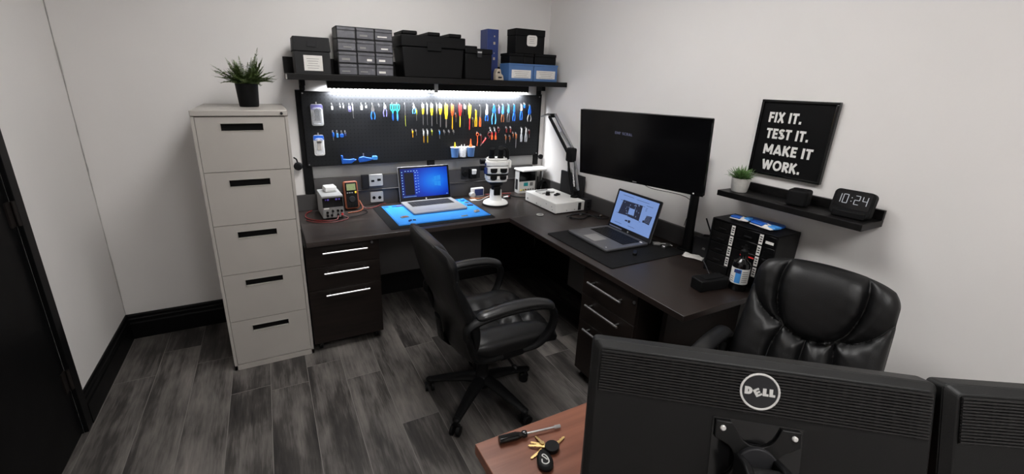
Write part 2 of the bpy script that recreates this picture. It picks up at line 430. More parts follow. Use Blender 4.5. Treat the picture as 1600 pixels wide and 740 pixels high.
def lettering(b, text, o, ex, ey, ez, h, t=.19, gap=.11, width=None, depth=.0006):
    """raised flat letters in the plane (ex, ey) at o"""
    tot = sum(glyph(c, t)[1] for c in text) + gap*(len(text)-1)
    sx = (width/(tot*h)) if width else 1.
    x = 0.
    ex, ey, ez, o = map(Vector, (ex, ey, ez, o))
    for k, c in enumerate(text):
        st, wd = glyph(c, t)
        for j, s_ in enumerate(st):
            for q in thick(s_, t):
                b.prism([((x+p.x)*h*sx, p.y*h) for p in q], 0, depth + j*depth*.15, o, ex, ey, ez)
        x += wd + gap
    return b
M['hinge_metal'] = mat('dark_bronze', srgb(26, 21, 19), .5, .3, var=.15, scale=50)
M['monitor_black'] = mat('textured_black_plastic', srgb(12, 12, 12), .5, var=.08, scale=20, bump=.12, bscale=700, spec=.28)
M['slat'] = mat('vent_plastic', srgb(30, 29, 29), .5, var=.08, scale=20, spec=.3)
M['silver'] = mat('satin_silver', srgb(205, 204, 202), .4, .3, var=.04, scale=40)

M['laptopgrey'] = mat('gunmetal_laptop', srgb(84, 84, 87), .4, .3, var=.05, scale=30)
M['laptopsilver'] = mat('silver_laptop', srgb(140, 140, 142), .4, .2, var=.04, scale=30)
M['psugrey'] = mat('instrument_grey', srgb(150, 150, 149), .45, var=.05, scale=15)
M['caulk'] = mat('grey_caulk', srgb(172, 169, 166), .7, var=.2, scale=9)
M['shade_grey'] = mat('grey_wall_shade', srgb(128, 127, 126), .55, var=.05, scale=8)  # tone of the shaded wall under the pegboard
# ------------------------------------------------------------------ the setting
XL, YF, ZC = -3.066, -5.0, 2.7
struct('floor', B().bb(XL-.1, .1, YF-.1, .1, -.1, 0), 'floor')
struct('ceiling', B().bb(XL-.1, .1, YF-.1, .1, ZC, ZC+.1), 'ceiling')
struct('wall_back', B().bb(XL-.1, .1, 0, .1, 0, ZC), 'wall')
struct('wall_right', B().bb(0, .1, YF, 0, 0, ZC), 'wall')
# the wall with the door, built round the door opening
DY0, DY1, DZ = -.872, -1.75, 2.05
b = B(); b.bb(XL-.1, XL, DY0, 0, 0, ZC); b.bb(XL-.1, XL, YF, DY1, 0, ZC); b.bb(XL-.1, XL, DY1, DY0, DZ, ZC)
struct('wall_left', b, 'wall')
struct('wall_front', B().bb(XL-.1, .1, YF-.1, YF, 0, ZC), 'wall')
def baseboard(name, x0, y0, x1, y1, nx, ny):
    """profiled skirting along a wall from (x0,y0) to (x1,y1); (nx,ny) points into the room"""
    prof = [(0, 0), (.02, 0), (.02, .105), (.016, .115), (.016, .135), (.011, .142), (.011, .158), (.006, .168), (0, .168)]
    b = B(); L_ = math.hypot(x1-x0, y1-y0); ez = Vector(((x1-x0)/L_, (y1-y0)/L_, 0))
    b.prism(prof, 0, L_, (x0, y0, 0), (nx, ny, 0), (0, 0, 1), ez)
    struct(name, b, 'trim')
baseboard('baseboard_back', XL, 0, 0, 0, 0, -1)
baseboard('baseboard_left', XL, DY0+.06, XL, -.0, 1, 0)
baseboard('baseboard_right', 0, YF, 0, 0, -1, 0)
# uneven old caulk bead in the corner beside the door wall
b = B(); rc = random.Random(2)
b.sweep([(XL+.0015+rc.uniform(0, .002), -.0015-rc.uniform(0, .002), .17+2.53*k/60) for k in range(61)], [rc.uniform(.0012, .0036) for k in range(61)], 6)
struct('trim_1', b, 'caulk')
# door with its frame
d = thing('door_1', None, None); d['kind'] = 'structure'
B().bb(XL-.045, XL-.002, DY1+.007, DY0-.007, .008, DZ-.007).build('door_leaf', 'door', d, bevel=.002, smooth=False)
b = B(); b.bb(XL-.1, XL+.0005, DY0-.0055, DY0-.0003, 0, DZ); b.bb(XL-.1, XL+.0005, DY1+.0003, DY1+.0055, 0, DZ); b.bb(XL-.1, XL-.048, DY0-.03, DY0-.006, 0, DZ)
b.bb(XL+.0005, XL+.018, DY0-.002, DY0+.058, 0, DZ+.06); b.bb(XL+.0005, XL+.018, DY1-.058, DY1+.002, 0, DZ+.06); b.bb(XL+.0005, XL+.018, DY1, DY0, DZ-.002, DZ+.06)
b.build('door_frame', 'trim', d, bevel=.002, smooth=False)
for z in (.30, 1.08, 1.86):
    b = B(); b.cyl((XL+.012, DY0-.008, z-.05), (XL+.012, DY0-.008, z+.05), .007, n=12)
    b.bb(XL-.0025, XL+.004, DY0-.045, DY0-.008, z-.05, z+.05)
    b.build('hinge', 'hinge_metal', d)
b = B(); b.cyl((XL-.002, DY1+.07, 1.02), (XL+.03, DY1+.07, 1.02), .01, n=12); b.sweep([(XL+.03, DY1+.07, 1.02), (XL+.032, DY1+.19, 1.02)], .009, 12)
b.cyl((XL-.002, DY1+.07, 1.02), (XL+.005, DY1+.07, 1.02), .026, n=20)
b.build('door_handle', 'steel', d)

# ceiling light panels (above the frame of the picture)
for i, (x, y, lab) in enumerate(((-1.45, -1.55, 'flat white ceiling light panel above the desk corner'), (-1.45, -3.9, 'flat white ceiling light panel towards the rear of the room'))):
    t = thing('ceiling_light', lab, 'light', (x, y, ZC), 0)
    b = B()
    for sx in (-1, 1): b.box((sx*.31, 0, -.012), (.02, 1.24, .024))
    for sy in (-1, 1): b.box((0, sy*.61, -.012), (.60, .02, .024))
    b.build('frame', 'white', t, smooth=False)
    B().box((0, 0, -.008), (.598, 1.198, .012)).build('diffuser', 'panel', t, smooth=False)

# ------------------------------------------------------------------ filing cabinet
cx0, cx1, cyf, cyb, CH = -2.454, -2.029, -.649, -.026, 1.461
t = thing('filing_cabinet', 'tall grey five-drawer metal filing cabinet carrying the fern', 'cabinet', ((cx0+cx1)/2, (cyf+cyb)/2, 0))
hx, hy = (cx1-cx0)/2, (cyb-cyf)/2
b = B()
b.bb(-hx, hx, -hy+.024, hy, 0, CH-.001)                 # carcass behind the fronts
b.bb(-hx, -hx+.014, -hy, -hy+.03, 0, CH-.03); b.bb(hx-.014, hx, -hy, -hy+.03, 0, CH-.03)
b.bb(-hx, hx, -hy, -hy+.03, 0, .031)
b.build('body', 'cabinet', t, smooth=False)
b = B(); b.bb(-hx-.001, hx+.001, -hy-.004, hy, CH-.028, CH); b.build('top_panel', 'cabinet', t, bevel=.003)
seams = [1.430, 1.157, .874, .594, .311, .035]
slots = [1.38, 1.096, .816, .536, .252]
sx0, sx1 = -2.335-(cx0+cx1)/2, -2.148-(cx0+cx1)/2
for k in range(5):
    z1, z0 = seams[k]-.0015, seams[k+1]+.0015; zs = slots[k]
    b = B(); yf, yb = -hy+.002, -hy+.0235
    a0, a1 = -hx+.016, hx-.016
    b.bb(a0, a1, yf, yb, zs+.019, z1); b.bb(a0, a1, yf, yb, z0, zs-.019)
    b.bb(a0, sx0, yf, yb, zs-.019, zs+.019); b.bb(sx1, a1, yf, yb, zs-.019, zs+.019)
    dr = b.build('drawer', 'cabinet', t, smooth=False)
    g = B(); g.bb(sx0, sx1, yf+.014, yf+.018, zs-.019, zs+.019)
    g.build('handle_recess', 'dark', dr, smooth=False)
    g = B(); w_ = .003
    g.bb(sx0-w_, sx1+w_, yf-.003, yf+.002, zs+.017, zs+.021); g.bb(sx0-w_, sx1+w_, yf-.002, yf+.002, zs-.021, zs-.018)
    g.bb(sx0-w_, sx0, yf-.002, yf+.002, zs-.019, zs+.019); g.bb(sx1, sx1+w_, yf-.002, yf+.002, zs-.019, zs+.019)
    g.build('handle_rim', 'cabinet', dr, smooth=False)
b = B(); b.cyl((hx-.028, -hy-.008, CH-.015), (hx-.028, -hy+.004, CH-.015), .007, n=16); b.box((hx-.028, -hy-.0085, CH-.015), (.0015, .001, .007))
b.build('lock', 'darkgrey', t)

# ------------------------------------------------------------------ corner desk
XLd, D1, D2, YR, H = -2.01, .697, .701, -2.153, .74
t = thing('corner_desk', 'dark brown L-shaped corner desk along both walls', 'desk', (-.70, -.70, 0))
ox, oy = .70, .70
def db(*a):
    return (a[0]+ox, a[1]+ox, a[2]+oy, a[3]+oy, a[4], a[5])
B().bb(*db(XLd, -.004, -D1, -.004, H-.03, H)).build('worktop', 'espresso_x', t, bevel=.0025)
B().bb(*db(-D2, -.004, YR, -D1-.0005, H-.03, H)).build('worktop', 'espresso_y', t, bevel=.0025)
B().bb(*db(XLd, -.03, -.022, -.004, H, .853)).build('backsplash', 'slab', t, bevel=.002)
B().bb(*db(-.022, -.004, YR+.002, -.026, H, .85)).build('backsplash', 'slab', t, bevel=.002)
b = B(); b.bb(*db(XLd+.125, -.105, -.030, -.004, .860, .962)); b.bb(*db(XLd+.125, -.105, -.038, -.004, .8535, .8595))
b.build('cable_raceway', 'slab', t, bevel=.002)
B().bb(*db(XLd+.125, -.105, -.014, -.004, .9625, 1.075)).build('shade_strip', 'shade_grey', t, bevel=.001)  # grey strip added to stand for the wall's shade below the pegboard
B().bb(*db(-1.59, -.72, -.30, -.28, .29, H-.031)).build('modesty_panel', 'slab', t, bevel=.001)
B().bb(*db(-.42, -.40, -1.48, -1.04, .33, H-.031)).build('modesty_panel', 'slab', t, bevel=.001)
B().bb(*db(-1.58, -.052, -.050, -.032, .0, H-.031)).build('back_panel', 'blackwood', t, bevel=.001)
B().bb(*db(-.050, -.032, -1.96, -.052, .0, H-.031)).build('back_panel', 'blackwood', t, bevel=.001)
B().bb(*db(-1.98, -1.955, -.30, -.06, 0.0, H-.031)).build('side_panel', 'espresso_z', t, bevel=.001)
B().bb(*db(-.60, -.055, -2.0, -1.975, 0.0, H-.031)).build('side_panel', 'espresso_z', t, bevel=.001)

def pedestal(label, loc, rz, W, D, top, fronts, hz, hx0, hx1, lockx, lockz):
    """three-drawer pedestal, front facing -y; x from 0 (its low-x front corner) to W"""
    t = thing('drawer_pedestal', label, 'drawer unit', loc, rz, 'pedestals under the corner desk')
    B().bb(0, W, .02, D, .058, top).build('body', 'espresso_z', t, bevel=.001)
    for k in range(3):
        d_ = B().bb(.001, W-.001, 0, .0195, fronts[k+1]+.0015, fronts[k]-.0015).build('drawer', 'espresso_z', t, bevel=.0015)
        h = B(); z = hz[k]
        h.sweep([(hx0, -.03, z), (hx1, -.03, z)], .0062, 14)
        for x in (hx0+.022, hx1-.022): h.sweep([(x, .0, z), (x, -.03, z)], .0042, 10)
        h.build('handle', 'steel', d_)
    l = B(); l.cyl((lockx, -.005, lockz), (lockx, .002, lockz), .0075, n=18); l.box((lockx, -.0055, lockz), (.0015, .001, .008)); l.build('lock', 'steel_dull', t)
    for x in (.04, W-.04):
        for y in (.05, D-.05):
            c = B(); c.cyl((x-.010, y, .026), (x+.010, y, .026), .026, n=20); c.box((x, y, .048), (.03, .03, .018)); c.build('caster', 'black', t, bevel=.001)
    return t
pedestal('dark three-drawer pedestal standing beside the grey filing cabinet', (-2.022, -.66, 0), 0, .425, .34, .706, [.706, .567, .419, .060], [.66, .532, .39], .093, .348, .381, .684)
pedestal('dark three-drawer pedestal under the desk wing, below the silver-grey laptop', (-.68, -1.497, 0), -PI/2, .392, .52, .70, [.70, .539, .380, .060], [.635, .50, .353], .07, .316, .376, .66)
# ------------------------------------------------------------------ office chairs
def seg_dist(p, a, b):
    ax, ay = a; bx, by = b; dx, dy = bx-ax, by-ay
    L2 = dx*dx+dy*dy; t = 0 if L2 == 0 else max(0, min(1, ((p[0]-ax)*dx+(p[1]-ay)*dy)/L2))
    return math.hypot(p[0]-ax-t*dx, p[1]-ay-t*dy)
def seam_dist(p, seams):
    return min(seg_dist(p, s[i], s[i+1]) for s in seams for i in range(len(s)-1))
def smooth_line(pts, n=5):
    return [(v.x, v.y) for v in spline([(a, b, 0) for a, b in pts], n)]

def padded(b, front, back, seams, su, sv, T, edge, puff, nu=44, nv=50, wr=None):
    """closed cushion: front(u,v) and back(u,v) give (point, outward normal); seams in (u,v); su, sv scale them to metres"""
    S = [[(x*su, y*sv) for x, y in s] for s in seams]
    def th(u, v, p):
        e = (max(0., 1-abs(u)**p))**.5 * (max(0., 1-abs(v)**p))**.5
        return e
    vs = []; idx = {}
    def pt(side, i, j):
        u, v = -1+2*i/nu, -1+2*j/nv
        # crowd the samples towards the rim
        u = math.sin(u*PI/2)*.35 + u*.65; v = math.sin(v*PI/2)*.35 + v*.65
        rim = i in (0, nu) or j in (0, nv)
        key = (0 if rim else side, i, j)
        if key in idx: return idx[key]
        if side == 0:
            P, n = front(u, v); e = th(u, v, edge)
            d = seam_dist((u*su, v*sv), S) if S else .1
            t = T*e*(.40 + .60*(1-math.exp(-d/puff)))
            if wr: t += wr(u, v, d)*e
        else:
            P, n = back(u, v); t = th(u, v, edge)*T*.35
        idx[key] = len(vs); vs.append(P + n*t); return idx[key]
    fs = []
    for side in (0, 1):
        for j in range(nv):
            for i in range(nu):
                q = (pt(side, i, j), pt(side, i+1, j), pt(side, i+1, j+1), pt(side, i, j+1))
                fs.append(q if side == 0 else tuple(reversed(q)))
    return b.add(vs, fs)

def make_chair(label, loc, rz, spin, back_top, back_seams, arm_z=.68, lean=.10, hw0=.262, taper=.03):
    """high-back office chair, facing +x, hub at the origin"""
    t = thing('office_chair', label, 'chair', loc, rz, 'black leather office chairs')
    # five-star base, each arm with its caster
    for k in range(5):
        a = spin + k*2*PI/5 ; ca, sa = math.cos(a), math.sin(a)
        P = [(ca*r, sa*r, z) for r, z in ((.02, .128), (.10, .122), (.20, .102), (.285, .082))]
        b = B(); b.sweep(P, [(.036, .024), (.034, .021), (.027, .017), (.021, .013)], 12)
        b.ball((ca*.287, sa*.287, .082), .022, 14, (1, 1, .62))
        lg = b.build('leg', 'black', t)
        c = B(); q = a + .9 + k*1.3; cq, sq = math.cos(q), math.sin(q)
        x, y = ca*.287, sa*.287
        for s_ in (-1, 1):
            c.cyl((x+cq*s_*.010-sq*.012, y+sq*s_*.010+cq*.012, .027), (x+cq*s_*.024-sq*.012, y+sq*s_*.024+cq*.012, .027), .027, .025, 22)
        c.cyl((x, y, .04), (x, y, .075), .008, n=12)
        c.sweep([(x, y, .055), (x-sq*.012, y+cq*.012, .052)], (.02, .012), 12)
        c.build('caster', 'black', lg)
    b = B(); b.lathe([(.0, .085), (.045, .085), (.05, .10), (.05, .135), (.036, .15), (.030, .17), (.030, .27), (.022, .272), (.022, .37), (0, .37)], 28); b.build('gas_column', 'black', t)
    b = B(); b.box((.0, 0, .385), (.26, .17, .05)); b.box((-.13, 0, .40), (.12, .08, .035)); b.build('tilt_mechanism', 'black', t, bevel=.008)
    b = B(); b.sweep([(.02, -.08, .375), (.03, -.20, .372), (.035, -.255, .358)], .006, 10); b.ball((.036, -.262, .356), .012, 12, (1, 1.7, .8)); b.build('tilt_lever', 'black', t)
    # seat
    x0, x1, hw = -.20, .325, .252
    sm = [smooth_line([(-.95, .42), (-.3, .34), (.35, .42), (1, .55)]), smooth_line([(-.95, -.42), (-.3, -.34), (.35, -.42), (1, -.55)]), [(-.05, -.36), (-.05, .36)], smooth_line([(-.05, 0), (.4, .06), (1, .0)]), smooth_line([(.42, .45), (.5, 0), (.42, -.45)])]
    def sf(u, v):
        cornr = 1 - .10*max(0, (abs(u)-.6)/.4)**2
        z = .452 - .030*max(0, (u-.55)/.45)**2 + .012*v*v + .012*max(0, -u-.4)
        return Vector(((x0+x1)/2 + u*(x1-x0)/2*(1-.10*abs(v)**4), v*hw*cornr, z)), Vector((0, 0, 1))
    def sb(u, v):
        P, n = sf(u, v); P = P.copy(); return P - Vector((0, 0, .025)), Vector((0, 0, -1))
    def swr(u, v, d):
        return .0035*math.sin(u*21+v*9+2*math.sin(v*6))*math.exp(-d/.05)
    b = B(); padded(b, sf, sb, sm, (x1-x0)/2, hw, .062, 4.5, .028, wr=swr); b.build('seat', 'leather', t)
    b = B(); b.box((.05, 0, .420), (.44, .44, .02)); b.build('seat_pan', 'black', t, bevel=.008)
    # backrest: padded front, smooth upholstered rear
    z0 = .415
    def centre(v):
        s_ = (v+1)/2
        return Vector((-.205 - lean*s_ - .02*s_*s_ + .035*math.exp(-((s_-.28)/.22)**2), 0, z0 + (back_top-z0)*s_))
    def hwv(v):
        w_ = hw0*(1 + taper*v)
        if v < -.45: w_ *= 1 - .07*((-v-.45)/.55)**2
        if v > .80: w_ *= 1 - .10*((v-.8)/.2)**2
        return w_
    nrm = Vector((.98, 0, .17)).normalized()
    def bf(u, v):
        c = centre(v); y = hwv(v)*u
        top = .016*(1-u*u)*max(0, v)**3 - .012*abs(u)**6*max(0, v)
        return c + Vector((.030*u*u, y, top)), Vector((nrm.x, -.10*u, nrm.z))
    def bb_(u, v):
        P, n = bf(u, v); return P, Vector((-nrm.x, .1*u, -nrm.z))
    def bwr(u, v, d):
        k = math.exp(-d/.045)
        below = 1. if v < .12 else .25
        hd = max(0., min(1., (v-.04-.5*u*u)/.10))*max(0., min(1., (.36+.26*max(0., min(1., (v-.13)/.45))-abs(u))/.10))
        return .016*hd*hd*(3-2*hd) + k*below*.0024*math.sin(u*30 + 2*math.sin(v*6)) + .0010*k*math.sin(v*40+u*8)
    b = B(); padded(b, bf, bb_, back_seams, .262, .28, .064, 6., .024, 96, 104, bwr); bk = b.build('backrest', 'leather', t)
    # sewn seams between the padded panels
    b = B()
    for s_ in back_seams:
        pts = []
        for i in range(len(s_)-1):
            for q in range(4):
                t_ = q/4; pts.append((s_[i][0]+(s_[i+1][0]-s_[i][0])*t_, s_[i][1]+(s_[i+1][1]-s_[i][1])*t_))
        pts = [p for p in pts if abs(p[0]) < .985 and abs(p[1]) < .985]
        path = []
        for u, v in pts:
            P, n = bf(u, v); e = (max(0., 1-abs(u)**6))**.5*(max(0., 1-abs(v)**6))**.5
            path.append(P + n*((.064*.40 + bwr(u, v, 0.))*e + .0012))
        if len(path) > 2: b.sweep(path, .0026, 6)
    b.build('seam_piping', 'armpad', bk)
    # piping round the rear shell
    pts = []
    n_ = 64
    for k in range(n_+1):
        a = 2*PI*k/n_; u = max(-1, min(1, 1.18*math.cos(a))); v = max(-1, min(1, 1.18*math.sin(a)))
        P, n = bf(u*.985, v*.985); pts.append(P - nrm*.004)
    b = B(); b.sweep(pts, .005, 8, caps=False); b.build('piping', 'leather', bk)
    b = B(); b.sweep([(-.10, 0, .40), (-.20, 0, .405), (-.232, 0, .44), (-.25, 0, .56)], [(.04, .012), (.04, .012), (.04, .011), (.035, .008)], 12); b.build('back_bar', 'black', t)
    # armrests: loop frame with soft pad
    for s_ in (-1, 1):
        y = s_*.262
        P = spline([(.10, y*.86, .415), (.17, y*.96, .445), (.225, y*1.02, .52), (.235, y*1.02, .60), (.19, y*1.01, arm_z-.035), (.05, y, arm_z-.022), (-.10, y, arm_z-.03), (-.20, y, arm_z-.055), (-.215, y, arm_z-.10), (-.20, y*.99, .55), (-.17, y*.96, .46), (-.11, y*.90, .42), (-.02, y*.86, .41)], 6)
        b = B(); b.sweep(P, (.017, .025), 12, up=(0, 1, 0)); b.sweep([(-.02, y*.86, .41), (.10, y*.86, .415)], (.014, .03), 10)
        ar = b.build('armrest', 'black', t)
        Q = spline([(-.165, y, arm_z-.020), (-.10, y, arm_z-.010), (.02, y, arm_z), (.13, y, arm_z-.006), (.20, y, arm_z-.026), (.225, y*1.005, arm_z-.05)], 5)
        rad = []
        for i in range(len(Q)):
            s1 = i/(len(Q)-1); e = min(1, (min(s1, 1-s1)/.10))**.5 if min(s1, 1-s1) < .10 else 1
            rad.append((.012+.020*e, .006+.013*e))
        b = B(); b.sweep(Q, rad, 16); b.build('arm_pad', 'armpad', ar)
    return t
def mirror(s):
    return [s, [(-x, y) for x, y in s]]
bs = []
bs += mirror(smooth_line([(-.60, 1.), (-.60, .62), (-.50, .30), (-.36, .13)]))
bs += [smooth_line([(-.36, .13), (-.18, .055), (0, .03), (.18, .055), (.36, .13)])]
bs += mirror(smooth_line([(-1., .62), (-.84, .38), (-.60, .20), (-.36, .13)]))
bs += [[(0, .03), (0, -1.)]]
bs += mirror(smooth_line([(-.36, .13), (-.44, -.25), (-.42, -1.)]))
make_chair('black leather office chair turned away, in front of the blue-screen laptop', (-1.255, -1.44, 0), 0., math.radians(3), .965, bs)
make_chair('black leather office chair facing the desk, behind the monitor backs', (-.575, -2.505, 0), math.radians(196), math.radians(20), .985, bs, arm_z=.68, lean=.08, hw0=.232, taper=-.06)
# ------------------------------------------------------------------ long wall shelf, light bar, pegboard
ST = 1.648
t = thing('wall_shelf', 'long black wall shelf over the pegboard, full of boxes', 'shelf', (-1., -.15, ST))
B().bb(-.995, .995, -.15, .145, -.036, 0).build('shelf_board', 'blackwood', t, bevel=.002, smooth=False)
B().bb(-.995, .990, .128, .1455, .0005, .10).build('back_lip', 'blackwood', t, bevel=.002, smooth=False)
for x in (-.90, .92):
    b = B(); b.bb(x-.016, x+.016, .06, .145, -.07, -.0365); b.bb(x-.016, x+.016, .118, .145, -.10, -.07); b.build('bracket', 'black', t, bevel=.002)
b = B(); b.bb(-.993, -.965, -.149, -.02, -.033, -.006); b.T = Matrix.Translation((-.0035, 0, 0)); b.build('end_cap', 'paper', t, bevel=.001)

t = thing('light_bar', 'black light bar with a row of white LED lights under the shelf', 'lamp', (-1.0, -.088, 1.611))
b = B(); b.bb(-.755, .765, -.022, .022, -.046, -.0005); b.build('housing', 'black', t, bevel=.003)
b = B()
for k in range(56):
    x = -.740 + 1.485*k/55
    b.box((x, -.010, -.053), (.013, .016, .013))
b.build('led_strip', 'led', t, smooth=False)
b = B(); b.bb(-.752, .762, -.016, .004, -.0490, -.0462); b.build('strip_backing', 'lightgrey', t, smooth=False)
b = B(); b.bb(-.03, .0, -.026, .026, -.062, -.000); b.build('clip', 'lightgrey', t, bevel=.003)
la = bpy.data.lights.new('led_light', 'AREA'); la.shape = 'RECTANGLE'; la.size = 1.48; la.size_y = .02; la.spread = math.radians(150); la.energy = LED_POWER; la.color = (.93, .96, 1.)
lo = bpy.data.objects.new('led_light', la); COL.objects.link(lo); lo.parent = t; lo.location = (.003, .014, -.056); lo.rotation_euler = (math.radians(38), 0, 0)

PY = -.034     # front face of the pegboard
t = thing('pegboard', 'wide black perforated tool board hanging under the long shelf', 'pegboard', (-1.0, -.02, 1.05))
b = B(); b.bb(-.915, .934, -.014, -.004, 0., .494); pb = b.build('board', 'peg', t, bevel=.001, smooth=False)
b = B()
for x0, x1, z0, z1 in ((-.915, .934, .488, .494), (-.915, .934, 0, .006), (-.915, -.909, 0, .494), (.928, .934, 0, .494)): b.bb(x0, x1, -.017, -.0142, z0, z1)
b.build('edge_frame', 'blackmatte', t, smooth=False)
for x0, x1, z0 in ((-.945, -.888, -.193), (.905, .950, -.088)):
    B().bb(x0, x1, -.003, .016, z0, .50).build('upright', 'blackmatte', t, bevel=.002)
B().bb(-.062, -.006, -.016, .004, -.052, -.001).build('lower_bracket', 'blackmatte', t, bevel=.002); B().bb(-.05, -.02, -.004, .012, .4945, .54).build('upper_bracket', 'blackmatte', t, bevel=.002)
for x in (-.903, .920):
    for z in (.014, .480): B().cyl((x, -.0175, z), (x, -.0135, z), .005, n=12).build('screw', 'steel_dull', t)
def hook(x, z, L=.016):
    """chrome peg hook on the board at world x, z"""
    b = B(); X, Z = x+1.0, z-1.05
    b.sweep([(X, -.014, Z), (X, -.014-L*.5, Z+.001), (X, -.014-L, Z+.001), (X, -.014-L-.001, Z+.007)], .0016, 6)
    b.box((X, -.0148, Z+.003), (.008, .0016, .016))
    b.build('hook', 'steel', t)

YT = PY-.0075  # tools hang a little in front of the board
def hang(name, label, cat, x, z, group='tools hanging on the pegboard'):
    hook(x, z)
    return thing(name, label, cat, (x, YT-.004, z), 0, group)
def rod(p, r=.0022, n=8):
    return B().sweep(p, r, n)
def screwdriver(x, zt, zb, hc, sc, label, hl=None, r=.0095, tilt=0., cap=None, tip='steel'):
    L_ = zt-zb; hl = hl or L_*.5
    o = hang('screwdriver', label, 'screwdriver', x, zt)
    o.rotation_euler = (0, tilt, 0)
    b = B(); b.lathe([(.001, -.002), (r*.8, -.003), (r, -.012), (r*.95, -hl*.45), (r*1.02, -hl*.62), (r*.72, -hl*.82), (r*.6, -hl*.97), (.001, -hl)], 16, (0, -.004, 0)); hd = b.build('handle', hc, o)
    if cap:
        B().lathe([(.001, .0), (r*.85, -.0015), (r*1.06, -.010), (r*1.04, -.028), (.001, -.028)], 16, (0, -.004, 0)).build('end_cap', cap, hd)
    b = B(); b.lathe([(.001, -hl+.004), (r*.34, -hl+.004), (r*.34, -L_+.012), (r*.2, -L_), (.001, -L_)], 10, (0, -.004, 0)); sh = b.build('shaft', tip if sc is None else sc, o)
    return o
def pick(x, zt, zb, hc, label, r=.003, cat='pick', hook_end=True, name='pick_tool', sc='steel'):
    L_ = zt-zb
    o = hang(name, label, cat, x, zt)
    B().lathe([(.0005, -.001), (r, -.002), (r, -L_*.45), (r*.6, -L_*.5), (.0005, -L_*.5)], 10, (0, -.003, 0)).build('handle', hc, o)
    p = [(0, -.003, -L_*.48), (0, -.003, -L_*.9), (.002 if hook_end else 0, -.003, -L_)]
    rod(p, .0014).build('shaft', sc, o)
    return o
def pliers(x, zt, zb, hc, label, w_=.022, jaw='steel_dull', frac=.42, name='pliers', cat='pliers', hc2=None, up=True):
    """jaws up at the hook, handles hanging down"""
    L_ = zt-zb; o = hang(name, label, cat, x, zt); w_ *= .74
    jl = L_*frac
    b = B()
    for s_ in (-1, 1):
        b.prism([(s_*.0006, 0), (s_*.003, -.002), (s_*w_*.42, -jl*.72), (s_*w_*.30, -jl), (s_*.0006, -jl)], 0, .007, (0, -.001, 0), (1, 0, 0), (0, 0, 1), (0, -1, 0))
    b.cyl((0, -.0005, -jl*.86), (0, -.0095, -jl*.86), w_*.26, n=16)
    b.build('jaw', jaw, o)
    for s_ in (-1, 1):
        P = spline([(s_*w_*.12, -.0045, -jl*.88), (s_*w_*.38, -.0045, -jl-.25*(L_-jl)), (s_*w_*.52, -.0045, -jl-.6*(L_-jl)), (s_*w_*.40, -.0045, -L_)], 5)
        rad = [(.0026+.0022*min(1, 3*i/(len(P)-1)), .0034) for i in range(len(P))]
        B().sweep(P, rad, 10).build('handle', hc if s_ < 0 or not hc2 else hc2, o)
    return o
def scissors(x, zt, zb, hc, label, blade='blue', w_=.03, name='scissors'):
    """finger loops up at the hook, blades hanging"""
    L_ = zt-zb; o = hang(name, label, 'scissors', x, zt)
    for s_ in (-1, 1):
        b = B(); n = 18
        pts = [(s_*w_*.30 + w_*.24*math.cos(2*PI*k/n), -.003-s_*.001, -L_*.2 + L_*.18*math.sin(2*PI*k/n)) for k in range(n+1)]
        b.sweep(pts, .0028, 8, up=(0, 1, 0), caps=False)
        b.sweep([(s_*w_*.2, -.003-s_*.001, -L_*.36), (-s_*w_*.02, -.003-s_*.001, -L_*.55)], .0035, 8)
        b.build('handle', hc, o)
        B().prism([(s_*.001, -L_*.5), (-s_*w_*.16, -L_*.56), (-s_*w_*.20, -L_*.85), (-s_*.002, -L_)], 0, .0016, (0, -.003-s_*.001, 0), (1, 0, 0), (0, 0, 1), (0, -1, 0)).build('blade', blade, o)
    return o
def trinket(x, zt, zb, m, label, w_=.012, name='adapter', cat='adapter', m2=None):
    """a small fitting hanging on a loop"""
    o = hang(name, label, cat, x, zt); L_ = zt-zb
    b = B(); n = 14
    b.sweep([(.005*math.cos(2*PI*k/n), -.003, -.005+.006*math.sin(2*PI*k/n)) for k in range(n+1)], .0012, 6, up=(0, 1, 0), caps=False); b.build('loop', 'steel', o)
    B().prism(rr(w_, max(.008, L_-.010), min(w_, max(.008, L_-.010))*.25, 3, 0, -.010-max(.008, L_-.010)/2), 0, .008, (0, .001, 0), (1, 0, 0), (0, 0, 1), (0, -1, 0)).build('body', m, o, bevel=.001)
    if m2: B().box((0, -.008, -L_*.55), (w_*.6, .003, L_*.25)).build('insert', m2, o, bevel=.0005)
    return o
def ringtool(x, zt, zb, m, label, r=.011, name='ring_clip', cat='clip'):
    o = hang(name, label, cat, x, zt); n = 18
    b = B(); b.sweep([(r*math.cos(2*PI*k/n), -.003, -r-.001+r*math.sin(2*PI*k/n)) for k in range(n+1)], .0024, 8, up=(0, 1, 0), caps=False)
    b.build('ring', m, o)
    B().sweep([(0, -.003, -2*r-.001), (.001, -.004, -(zt-zb)*.7), (-.003, -.003, -(zt-zb))], .0026, 8).build('stem', m, o)
    return o

FC = 'counting from the cabinet side'
